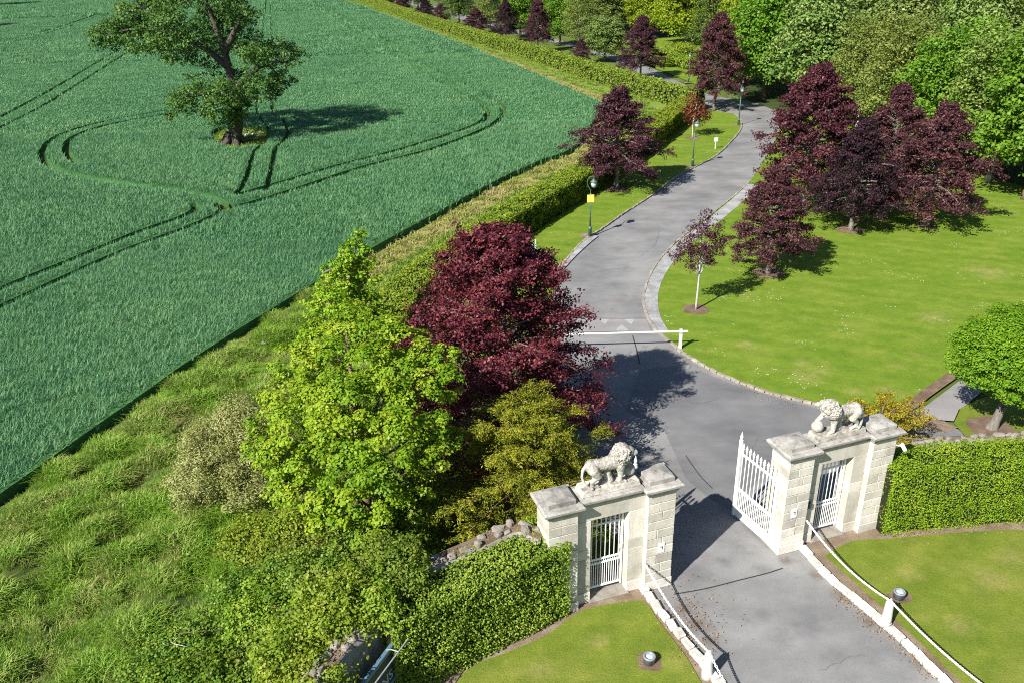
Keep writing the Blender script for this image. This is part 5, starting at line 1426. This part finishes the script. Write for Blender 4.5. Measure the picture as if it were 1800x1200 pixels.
    data = [((470,955), 1.5, 1.2, 1, 'yellowish scrub bush below the willow shrub'), ((560,985), 1.6, 1.3, 0, 'mid green bramble mound under the maple'), ((640,1010), 1.4, 1.5, 0, 'bramble mound against the rubble wall under the maple'),
            ((430,1040), 1.3, 0.9, 0, 'low bramble mound amid straw-coloured grass'), ((530,1075), 1.6, 1.2, 1, 'bright scrub bush with bare twigs on its bank side'), ((620,1085), 0.95, 1.5, 1, 'yellow-green bush overhanging the wall by the ivy hedge end'),
            ((360,1110), 1.3, 0.8, 0, 'low dark bramble mound near a bleached fallen twig'), ((470,1150), 1.5, 1.0, 0, 'bramble mound at the bottom edge of the picture'), ((560,1165), 1.1, 1.4, 1, 'pale scrub bush overhanging the name board'),
            ((690,1020), 0.9, 1.6, 0, 'small leafy bush on top of the rubble wall'), ((330,1200), 1.4, 0.9, 3, 'dark green bush at the bottom edge amid dead grass'), ((700,1035), 0.75, 1.1, 0, 'ivy mound growing over the rubble wall at the back of the ivy hedge'), ((655,1075), 0.75, 1.2, 1, 'pale leafy mound on the rubble wall at the hedge end'), ((535,925), 1.1, 1.5, 1, 'small yellow-green bush between willow and maple'), ((600,1190), 1.0, 1.3, 1, 'rounded pale bush beside the name board lamp')]
    for (x, y), r, h, mi, lab in data:
        p = SCRUB[(x, y)]; zz = SCRUBZ.get((x, y), 0.1)
        lob = [((rg.normal(0, .35 * r), rg.normal(0, .35 * r), h * (0.45 + .2 * rg.random())), (r * (.5 + .2 * rg.random()), r * (.5 + .2 * rg.random()), h * .5)) for _ in range(6)]
        make_tree('bramble_bush' if mi in (0, 3) else 'scrub_bush', p, lab, 'bush', lobed_crown('crown', lob, 330, 0.075, rg, 0.5, 0.34, 0.7, (0.3, 1.05), 0.8), mats[mi],
                  [(spline([(0, 0, 0), (a * .4 * r, b * .4 * r, h * .5), (a * .8 * r, b * .8 * r, h * .8)], 4), np.linspace(.025, .008, 9)) for a, b in rg.normal(size=(5, 2)) * .7], 'bark_brown', z=zz)
    # bleached twigs
    for (x, y), sc, rz, l in ((TW1, 0.55, 0.3, 'bleached bare twig sticking out of the brambles below the maple'), (TW2, 0.6, 5.6, 'bleached fallen branch among brambles near the bottom edge')):
        br_ = trunk_mesh('fallen_twig', [(spline([(0, 0, .1), (.5, .1, .5), (1.1, .1, .75), (1.7, .3, .8)], 4), np.linspace(.03, .008, 13)), (spline([(.5, .1, .5), (.8, -.2, .9), (1.2, -.3, 1.05)], 4), np.linspace(.018, .005, 9)), (spline([(.9, .1, .68), (1.1, .5, 1.0)], 4), np.linspace(.014, .005, 2))], 6)
        o = link('fallen_twig', br_, 'dead_wood'); o.location = (x, y, 0.45); o.rotation_euler = (0, 0, rz); o.scale = (sc,) * 3
        tag(o, l, 'branch')
SCRUBZ = {(700,1035): 1.75, (655,1075): 1.65, (620,1085): 1.5, (600,1190): 1.2, (560,1165): 1.3, (690,1020): 1.5, (640,1010): 0.5}
SCRUB = {(700,1035): (-2.68, 14.91), (655,1075): (-3.21, 14.27), (470,955): (-7.07, 18.70), (560,985): (-5.45, 17.82), (640,1010): (-4.38, 17.12), (430,1040): (-7.22, 16.91), (530,1075): (-5.49, 15.84), (620,1085): (-3.82, 14.30), (360,1110): (-7.80, 15.46), (470,1150): (-5.99, 14.42), (560,1165): (-4.32, 13.47),
         (690,1020): (-3.26, 15.76), (330,1200): (-7.66, 13.82), (535,925): (-6.07, 18.90), (600,1190): (-4.56, 12.69)}
TW1, TW2 = (-7.55, 18.13), (-8.66, 15.12)
near_trees()

# ------------------------------------------------------------------ hedges
def hedge(name, path, w, h, leaf, per_m2, mat, label, seed, rough=0.10, side_only=None, group=None, aspect=0.65, top_round=0.12, ends=True):
    """clipped hedge: dark inner box added to block light, and a skin of leaves that follows a lumpy surface"""
    rg = np.random.default_rng(seed)
    path = np.asarray(path, float)
    off = path[0].copy(); P_ = path - off
    seg = np.hypot(*np.diff(P_, axis=0).T); cum = np.r_[0, np.cumsum(seg)]
    d = unit(np.gradient(P_, axis=0)); nn = np.stack([-d[:, 1], d[:, 0]], 1)
    t = empty(name, (off[0], off[1], 0)); tag(t, label, 'hedge', group)
    n = len(P_); wi, hi = w * 0.5 - 0.14, h - 0.16
    v = np.concatenate([np.c_[P_ + nn * wi, np.zeros(n)], np.c_[P_ + nn * wi * .9, np.full(n, hi)], np.c_[P_ - nn * wi * .9, np.full(n, hi)], np.c_[P_ - nn * wi, np.zeros(n)]])
    f = []
    for i in range(n - 1):
        for k in range(3): f.append((k * n + i, k * n + i + 1, (k + 1) * n + i + 1, (k + 1) * n + i))
    f += [(0, n, 2 * n, 3 * n), (n - 1, 4 * n - 1, 3 * n - 1, 2 * n - 1)]
    link('light_block', mesh_np('light_block', v, f), 'core', t)  # solid dark box added inside the hedge so no light passes through
    per = 2 * h + w
    N = int(cum[-1] * per * per_m2)
    s = rg.random(N) * cum[-1]; q = rg.random(N) * per
    x, y = np.interp(s, cum, P_[:, 0]), np.interp(s, cum, P_[:, 1])
    ii = np.clip(np.searchsorted(cum, s), 0, n - 1)
    nx = nn[ii]
    side = np.where(q < h, 1, np.where(q < 2 * h, -1, 0))
    z = np.where(side == 1, q, np.where(side == -1, q - h, h))
    lat = np.where(side == 0, (q - 2 * h) - w / 2, side * w / 2)
    # rounded shoulder
    ed = np.clip((np.abs(lat) - (w / 2 - top_round * 2)) / (top_round * 2), 0, 1) * (side == 0)
    z = z - top_round * ed ** 2
    outn = np.c_[nx * side[:, None], (side == 0) * 1.0]
    base = np.c_[x + nx[:, 0] * lat, y + nx[:, 1] * lat, z]
    if ends:
        for e, pi in ((0, 0), (1, n - 1)):
            m = int(w * h * per_m2)
            l2, z2 = (rg.random(m) - .5) * w, rg.random(m) * h
            dv = -d[0] if e == 0 else d[-1]
            base = np.concatenate([base, np.c_[P_[pi][0] + nn[pi][0] * l2, P_[pi][1] + nn[pi][1] * l2, z2]])
            outn = np.concatenate([outn, np.tile([dv[0], dv[1], 0.0], (m, 1))])
    lump = np.array([noise.noise((a[0] * 1.3, a[1] * 1.3, a[2] * 1.3 + seed)) + 0.6 * noise.noise((a[0] * 4.2, a[1] * 4.2, a[2] * 4.2 + seed)) for a in base])
    dep = np.abs(rg.normal(0, 0.055, len(base)))
    c = base + outn * (lump * rough - dep)[:, None] + rg.normal(0, 0.025, (len(base), 3))
    nr = outn * 0.4 + np.array([-0.15, -0.15, 0.5]) + 0.65 * rg.normal(size=(len(base), 3))
    ok = c[:, 2] > 0.03
    tint = np.clip(0.45 * rg.random(len(base)) + 0.55 * (0.5 + lump * 0.6), 0, 1)
    me = leaf_mesh('foliage', c[ok], nr[ok], leaf * (0.7 + 0.6 * rg.random(ok.sum())), tint[ok], rg, aspect)
    link('foliage', me, mat, t)
    return t
def offset_mid(line, w, sgn):
    line = np.asarray(line, float); d = unit(np.gradient(line, axis=0)); nn = np.stack([-d[:, 1], d[:, 0]], 1)
    return line + nn * (w / 2) * sgn
hedge('ivy_hedge', offset_mid(spline([(1.31, 16.24), (0.37, 15.67), (-0.48, 15.12), (-1.56, 14.42), (-2.74, 13.58)], 6), 1.5, -1), 1.5, 2.3, 0.058, 1050, 'hedge_leaf', 'dense glossy ivy-like hedge in front of the rubble wall beside the gateway', 2, 0.07, top_round=0.07)
hedge('clipped_hedge', offset_mid(spline([(10.43, 18.99), (11.26, 19.10), (12.64, 19.25), (14.68, 19.37), (17.36, 19.44)], 6), 1.25, 1), 1.25, 2.25, 0.055, 1100, 'privet_leaf', 'bright green clipped hedge standing in front of the wall beside the gateway', 3, 0.08, aspect=0.45)
hedge('beech_hedge', offset_mid(spline([(-4.67, 30.28), (-3.92, 35.40), (-1.97, 40.37), (0.31, 45.63), (2.29, 49.36), (4.78, 53.90), (6.68, 57.45)], 6), 1.7, 1), 1.7, 1.75, 0.10, 330, 'beech_hedge_leaf', 'yellow-green beech hedge between wheat margin and drive verge, by the notice lamp post', 4, 0.18)
hedge('beech_hedge', offset_mid(spline([(6.68, 57.45), (9.48, 63.13), (12.82, 69.91), (15.80, 76.68), (18.59, 83.32)], 6), 1.7, 1), 1.7, 1.75, 0.13, 210, 'beech_hedge_leaf', 'golden-topped beech hedge running from the copper beech to the red tree', 5, 0.18)
hedge('boundary_hedge', offset_mid(spline([(18.48, 85.52), (16.02, 92.05), (11.30, 105.66), (5.20, 126.09), (-3.54, 152.73), (-15.17, 189.45), (-26.86, 228.92), (-46.36, 301.30), (-66.48, 373.45)], 6), 1.8, -1), 1.8, 1.9, 0.20, 75, 'far_hedge_leaf', 'long hedge along the far edge of the wheat, with the copper trees behind', 6, 0.25)

# ------------------------------------------------------------------ copper beeches along the drive
def copper_trees():
    rg = np.random.default_rng(41)
    prof = lambda q: (0.72 + 0.28 * min(1, q / .28)) * max(0.03, 1 - max(0, q - .28) / .72) ** 0.72
    protos = []
    for k, (cm, el, dr) in enumerate((('copper_far', (0.15, 0.85), 0.26), ('copper_far', (0.05, 0.95), 0.28))):
        me, br = branchy_crown('crown', 7.0, 1.55, 3.1, 84, 24, 22, 0.12, rg, prof, el, dr, 0.6, 0.085, 0.30, 0.5, 0.75, tz=0.38)
        me.materials.append(M[cm])
        tr = trunk_mesh('trunk', [(spline([(0, 0, -.1), (.04, 0, 2), (0, .05, 6.6)], 5), np.linspace(.16, .02, 11) * np.r_[1.5, 1.2, np.ones(9)])] + br)
        tr.materials.append(M['bark_grey'])
        protos.append((me, tr))
    md = protos[1][0].copy(); md.materials.clear(); md.materials.append(M['copper_dark']); protos.append((md, protos[1][1]))
    def put(at, h, r, pi, rz, label, mulch=0.0, mat=None):
        t = empty('copper_beech', (at[0], at[1], 0.05), rz, (r / 3.0, r / 3.0, h / 7.0))
        tag(t, label, 'tree', 'copper beeches along the drive')
        cr = link('crown', protos[pi][0], None, t); link('trunk', protos[pi][1], None, t)
        if mat:
            cr.material_slots[0].link = 'OBJECT'; cr.material_slots[0].material = M[mat]
        if mulch:
            s = sheet('mulch_ring', [(p[0], p[1]) for p in spline(blob_ring((0, 0), mulch * 3.0 / r, 14, np.random.default_rng(3), 0.12), 3, True)], 0.014, 'mulch', parent=t)
        return t
    put((-0.91, 40.45), 2.76, 2.2, 2, 0.5, 'near-black copper beech between the hedge and the large wine-red beech')
    put((7.52, 56.76), 6.74, 3.3, 1, 1.0, 'copper beech growing beside the lamp post with the yellow notice', 0.9)
    put((21.01, 85.78), 9.01, 3.3, 0, 2.0, 'tall dark copper beech at the bend of the drive')
    put((13.19, 39.87), 5.46, 2.35, 0, 0.2, 'copper beech nearest the young sapling, foremost of the lawn group', 0.8)
    put((18.47, 50.50), 8.68, 3.7, 0, 1.4, 'tallest reddest copper beech of the lawn group, overhanging the drive', mat='copper_red')
    put((19.90, 46.45), 6.24, 2.65, 1, 2.2, 'dark copper beech with pale trunk, middle of the lawn group', 0.8, mat='copper_dark')
    put((24.41, 52.51), 7.14, 2.6, 0, 3.3, 'slim copper beech peaking behind the middle of the lawn group')
    put((24.52, 46.91), 6.92, 3.05, 1, 4.0, 'copper beech on the woodland side of the lawn group', 0.6)
    for i, (b, h, r, l) in enumerate((((16.88, 107.98), 7.31, 3.1, 'copper beech behind the boundary hedge beside the grassy clearing'), ((10.83, 123.62), 3.36, 1.6, 'smallest copper tree, a shrub-sized one behind the boundary hedge'),
            ((5.44, 140.32), 8.18, 2.5, 'spire-like copper beech, next beyond the shrub-sized one'), ((0.44, 157.38), 6.78, 2.6, 'slender copper beech, second beyond the shrub-sized one'), ((-5.29, 173.91), 4.58, 3.0, 'broad low copper beech, third beyond the shrub-sized one'),
            ((-13.94, 200.57), 4.28, 2.2, 'copper beech of a touching pair far along the hedge, nearer one'), ((-18.30, 211.58), 4.75, 2.4, 'copper beech of a touching pair far along the hedge, farther one'), ((-27.47, 245.63), 4.04, 2.8, 'farthest copper tree but one along the hedge'), ((-34.20, 267.36), 3.76, 2.8, 'farthest copper tree along the hedge at the top edge'))):
        put(b, h, r, (0, 1, 0, 2, 1, 0, 2, 0, 1)[i], i * 1.3, l)
    # sapling with open crown
    h = 4.58
    lob = [((0.25, 0, h * .97), .28), ((0.0, 0, h * .86), .42), ((.5, .1, h * .76), .46), ((-.6, 0, h * .72), .46), ((.1, -.3, h * .64), .5), ((.85, .2, h * .62), .40), ((-.35, .3, h * .58), .45), ((-.95, -.1, h * .58), .36), ((.45, 0, h * .52), .36), ((-.3, 0, h * .47), .28), ((1.05, .1, h * .72), .25), ((.75, -.1, h * .88), .24)]
    paths = [(spline([(0, 0, -.05), (.04, 0, h * .4), (0, 0, h * .7), (.1, 0, h)], 5), np.linspace(.055, .012, 16))] + [(spline([(0, 0, h * .36), tuple(np.array(c) * [.5, .5, .85]), c], 3), np.linspace(.022, .006, 7)) for c, r in lob]
    make_tree('copper_sapling', (8.56, 35.47), 'thin copper beech sapling on a pale stem in a mulch circle on the lawn', 'tree', lobed_crown('crown', lob, 210, 0.095, rg, 0.4, 0.42, 0.6, (0.2, 1.35), 0.8), 'copper_far', paths, 'bark_pale', mulch=0.62)
    # small red tree with thin stem and red shrub beside it
    h = 4.09
    lob = [((0.2, 0.3, h * .55), (1.1, 1.1, .9)), ((.9, .6, h * .42), (.8, .8, .6)), ((-.2, .5, h * .75), (.6, .6, .6)), ((.6, 1.2, h * .35), (1.1, 1.1, .8))]
    make_tree('red_tree', (16.11, 72.67), 'small bright red-leaved tree behind the second lamp post', 'tree', lobed_crown('crown', lob, 45, 0.17, rg, 0.4, 0.4), 'red_leaf', [(spline([(0, 0, 0), (0, .1, 1.2), (.2, .2, h * .7)], 4), np.linspace(.06, .02, 9))], 'bark_pale', mulch=0.7)
copper_trees()

# ------------------------------------------------------------------ globe tree, juniper
def right_trees():
    rg = np.random.default_rng(51)
    at = (16.48, 24.57)
    lob = [((0.25, 0, 3.0), (1.75, 1.75, 1.35)), ((-0.55, 0, 2.75), (1.35, 1.4, 1.1)), ((1.1, 0.2, 2.7), (1.4, 1.4, 1.15)), ((.3, -.7, 2.4), (1.4, 1.2, 1.0)), ((.3, .8, 2.6), (1.4, 1.2, 1.0)), ((0.3, -.2, 3.4), (1.2, 1.2, 1.0))]
    crown = lobed_crown('crown', lob, 620, 0.085, rg, 0.75, 0.16, 0.5, (0.86, 1.02), 0.7)
    paths = [(spline([(0, 0, -.1), (.12, 0, .5), (.32, .05, 1.3), (.3, 0, 2.2)], 4), np.linspace(.17, .1, 13) * np.r_[1.5, 1.25, 1.1, np.ones(10)])] + \
            [(spline([(.3, 0, 1.3), (.3 + a * .6, b * .6, 1.9), (.3 + a * 1.2, b * 1.2, 2.5)], 4), np.linspace(.08, .02, 9)) for a, b in ((1, 0), (-1, .2), (.2, 1), (0, -1), (.7, .7), (-.6, -.6))]
    make_tree('globe_tree', at, 'clipped round-headed bright green tree beside the paved path', 'tree', crown, 'ball_leaf', paths, 'bark_grey', mulch=0.8)
    me, br = branchy_crown('crown', 1.15, 0.15, 1.7, 40, 16, 26, 0.085, rg, lambda q: 1 - .5 * q, (0.15, 0.75), 0.1, 0.3, 0.05, 0.3, 0.6, 0.6, along=True, asym=(.3, .3))
    make_tree('golden_juniper', (12.32, 24.12), 'low golden juniper spreading behind the lion of the clipped-hedge gateway', 'shrub', me, 'juniper_leaf', br, 'bark_brown', z=0.02)
right_trees()

# ------------------------------------------------------------------ woodland
def woodland():
    rg = np.random.default_rng(61)
    def proto(mat, H_, R_, n, per, leaf, trunk, bark, seed, tall=1.0, clump=0.33):
        g = np.random.default_rng(seed)
        lobes = []
        for i in range(n):
            q = (i + .5) / n
            z = H_ * (0.26 + 0.70 * q)
            rr = R_ * math.sqrt(max(0.02, 1 - ((z / H_ - .52) / .50) ** 2))
            a = i * 2.4 + g.normal(0, .3)
            k = 0.62 * rr * (0.75 + 0.4 * g.random())
            lobes.append(((math.cos(a) * k, math.sin(a) * k, z), np.array([1, 1, .85 * tall]) * R_ * (0.36 + 0.16 * g.random())))
        me = lobed_crown('crown', lobes, per, leaf, g, 0.45, clump, 0.66, (0.45, 1.05), 0.7)
        me.materials.append(M[mat])
        paths = [(spline([(0, 0, -.1), (.1, 0, H_ * .3), (0, .1, H_ * .8)], 5), np.linspace(trunk, .05, 11))]
        paths += [(spline([(0, 0, H_ * (.25 + .02 * i)), tuple(np.array(c) * [.5, .5, .9]), c], 4), np.linspace(trunk * .4, .03, 9)) for i, (c, r) in enumerate(lobes[:n // 2])]
        tr = trunk_mesh('trunk', paths, 7); tr.materials.append(M[bark])
        return me, tr
    PR = [proto('wood_bright', 11, 4.0, 26, 26, 0.27, .26, 'bark_brown', 1), proto('wood_pale', 11, 4.2, 24, 24, 0.30, .3, 'bark_grey', 2, 1.1, .4), proto('wood_birch', 11, 3.2, 24, 28, 0.19, .16, 'bark_pale', 3, 1.25, .42),
          proto('wood_yellow', 10, 4.2, 22, 24, 0.27, .24, 'bark_grey', 4), proto('wood_dark', 11, 3.8, 22, 22, 0.27, .26, 'bark_brown', 5)]
    used = []
    def put(at, h, r, pi, label, group=None, rz=None, name='woodland_tree'):
        base = (11, 11, 11, 10, 11)[pi], (4.0, 4.2, 3.2, 4.2, 3.8)[pi]
        t = empty(name, (at[0], at[1], 0.0), rg.random() * 6.28 if rz is None else rz, (r / base[1], r / base[1], h / base[0]))
        tag(t, label, 'tree', group)
        link('crown', PR[pi][0], None, t); link('trunk', PR[pi][1], None, t)
        used.append(at)
    front = [
        ((27.46, 90.92), 11.5, 4.2, 0, 'dense bright green tree at the bend of the drive beside the tall copper beech'),
        ((30.07, 82.53), 10.5, 4.6, 1, 'pale broad chestnut beside the bend, behind the reddest copper beech'),
        ((30.69, 73.64), 9.0, 3.0, 2, 'feathery birch rising just behind the reddest copper beech'),
        ((31.03, 66.79), 9.5, 3.4, 2, 'feathery birch with white trunk between two copper peaks'),
        ((32.68, 62.11), 9.2, 3.6, 0, 'green tree directly behind the woodland-side copper beech'),
        ((32.85, 55.92), 9.6, 3.6, 2, 'loose pale green tree past the woodland-side copper beech'),
        ((32.97, 51.66), 9.5, 3.8, 0, 'leafy tree with bare trunk at the lawn corner by the picture edge'),
        ((28.75, 121.07), 9.0, 3.2, 4, 'dark green tree behind the tall copper beech'),
        ((30.16, 145.98), 9.5, 5.4, 3, 'yellow-green lime tree beyond the grassy clearing'),
        ((26.02, 158.56), 9.0, 4.6, 3, 'yellow-green lime tree behind the clearing copper beech'),
        ((14.57, 126.68), 5.6, 3.0, 1, 'rounded shrub-like green tree beside the shrub-sized copper tree'),
        ((12.14, 141.94), 8.5, 2.8, 2, 'thin pale birch behind the shrub-sized copper tree'),
        ((9.58, 149.42), 8.6, 3.6, 0, 'green tree beside the spire-like copper beech'),
        ((3.13, 164.84), 9.0, 3.8, 0, 'green tree filling the gap between spire-like and slender copper beeches'),
        ((-2.67, 179.20), 8.5, 3.4, 2, 'light green tree between the slender and broad copper beeches'),
        ((-9.58, 194.73), 8.8, 3.8, 4, 'dark green tree between the broad copper beech and touching pair'),
        ((-23.53, 248.57), 9.0, 4.0, 1, 'grey-green bushy tree just past the touching copper pair'),
        ((-42.30, 299.45), 9.5, 4.5, 0, 'green tree at the far end of the boundary hedge')]
    for i, (b, h, r, pi, l) in enumerate(front): put(b, h, r, pi, l, 'trees edging the wood')
    # deeper in the wood: crowns that close up behind
    poly = [(28.24, 85.97), (31.85, 84.76), (33.99, 74.96), (34.50, 61.90), (35.65, 53.72), (39.15, 47.61), (80.93, 105.57), (122.33, 188.08), (130.42, 287.89), (74.24, 321.03), (13.19, 314.03), (-34.05, 330.63), (-7.58, 218.32), (8.28, 172.37), (19.60, 156.25), (32.66, 172.40), (32.54, 133.92), (27.61, 101.33)]
    P_ = np.asarray(poly); lo, hi = P_.min(0), P_.max(0)
    cand = lo + np.random.default_rng(8).random((5000, 2)) * (hi - lo)
    cand = cand[inside(cand, poly)]; cand = cand[in_view(cand, 0.22)]
    cand = cand[np.argsort(cand[:, 1])]
    n = 0
    short = ['dense bright tree at the bend', 'pale chestnut at the bend', 'first feathery birch', 'white-trunked birch', 'green tree behind the woodland-side copper', 'loose pale tree past the coppers', 'bare-trunked tree at the lawn corner', 'dark tree behind the tall copper', 'lime beyond the clearing', 'lime behind the clearing copper', 'shrub-like green tree', 'thin birch by the small copper', 'green tree by the spire copper', 'green tree in the copper gap', 'light tree between coppers', 'dark tree by the broad copper', 'grey-green tree past the pair', 'green tree at the hedge end']
    fang = np.array([math.atan2(b[0], b[1]) for b, *_ in front]); rank = {}
    for c in cand:
        dist = c[1]
        if dist > 190 or n >= 85: continue
        sp = 4.6 + dist * 0.018
        if all((c[0] - u[0]) ** 2 + (c[1] - u[1]) ** 2 > sp * sp for u in used):
            fi = int(np.argmin(np.abs(fang - math.atan2(c[0], c[1]))))
            if rank.get(fi, 0) >= 4: continue
            rank[fi] = rank.get(fi, 0) + 1
            pi = int(rg.choice([0, 1, 2, 3, 4], p=[.26, .2, .22, .14, .18]))
            put((c[0], c[1]), 8.5 + 4.0 * rg.random(), 3.4 + 1.5 * rg.random(), pi,
                ['bright green', 'pale', 'feathery', 'yellow-green', 'dark'][pi] + ' wood tree, ' + ['first', 'second', 'third', 'fourth'][rank[fi] - 1] + ' one in behind the ' + short[fi],
                'trees closing up inside the wood')
            n += 1
    print('wood trees', n + len(front))
    # bank of shrubs in the clearing
    for i, (b, r, h, l) in enumerate((((22.76, 118.68), 2.4, 2.0, 'round green shrub on the bank beside the clearing copper beech'), ((24.92, 115.92), 2.2, 1.8, 'round green shrub on the bank beside the tall copper beech'), ((26.57, 132.34), 2.6, 1.6, 'low green shrub at the back of the grassy clearing'))):
        lob = [((rg.normal(0, .5) * r * .6, rg.normal(0, .5) * r * .6, h * .5), (r * .6, r * .6, h * .5)) for _ in range(5)]
        make_tree('bank_shrub', b, l, 'shrub', lobed_crown('crown', lob, 40, 0.2, rg, .5, .34), 'scrub_leaf', [(spline([(0, 0, 0), (.1, 0, h * .6)], 3), [.06, .03])], 'bark_brown', group='shrubs on the bank')
woodland()

# ------------------------------------------------------------------ small things
st = MB(); st.lathe([(0.10, 0), (0.16, 0.06), (0.13, 0.16), (0.05, 0.2)], 9)
o = part('field_stone', st, 'kerb', None, 0.0, 1, False); o.location = (*(-10.68, 32.56), 0.28); o.scale = (1.0, 0.55, 0.5); o.rotation_euler = (.3, .2, .5)
tag(o, 'pale stone lying in the rough grass near the wheat edge', 'stone')
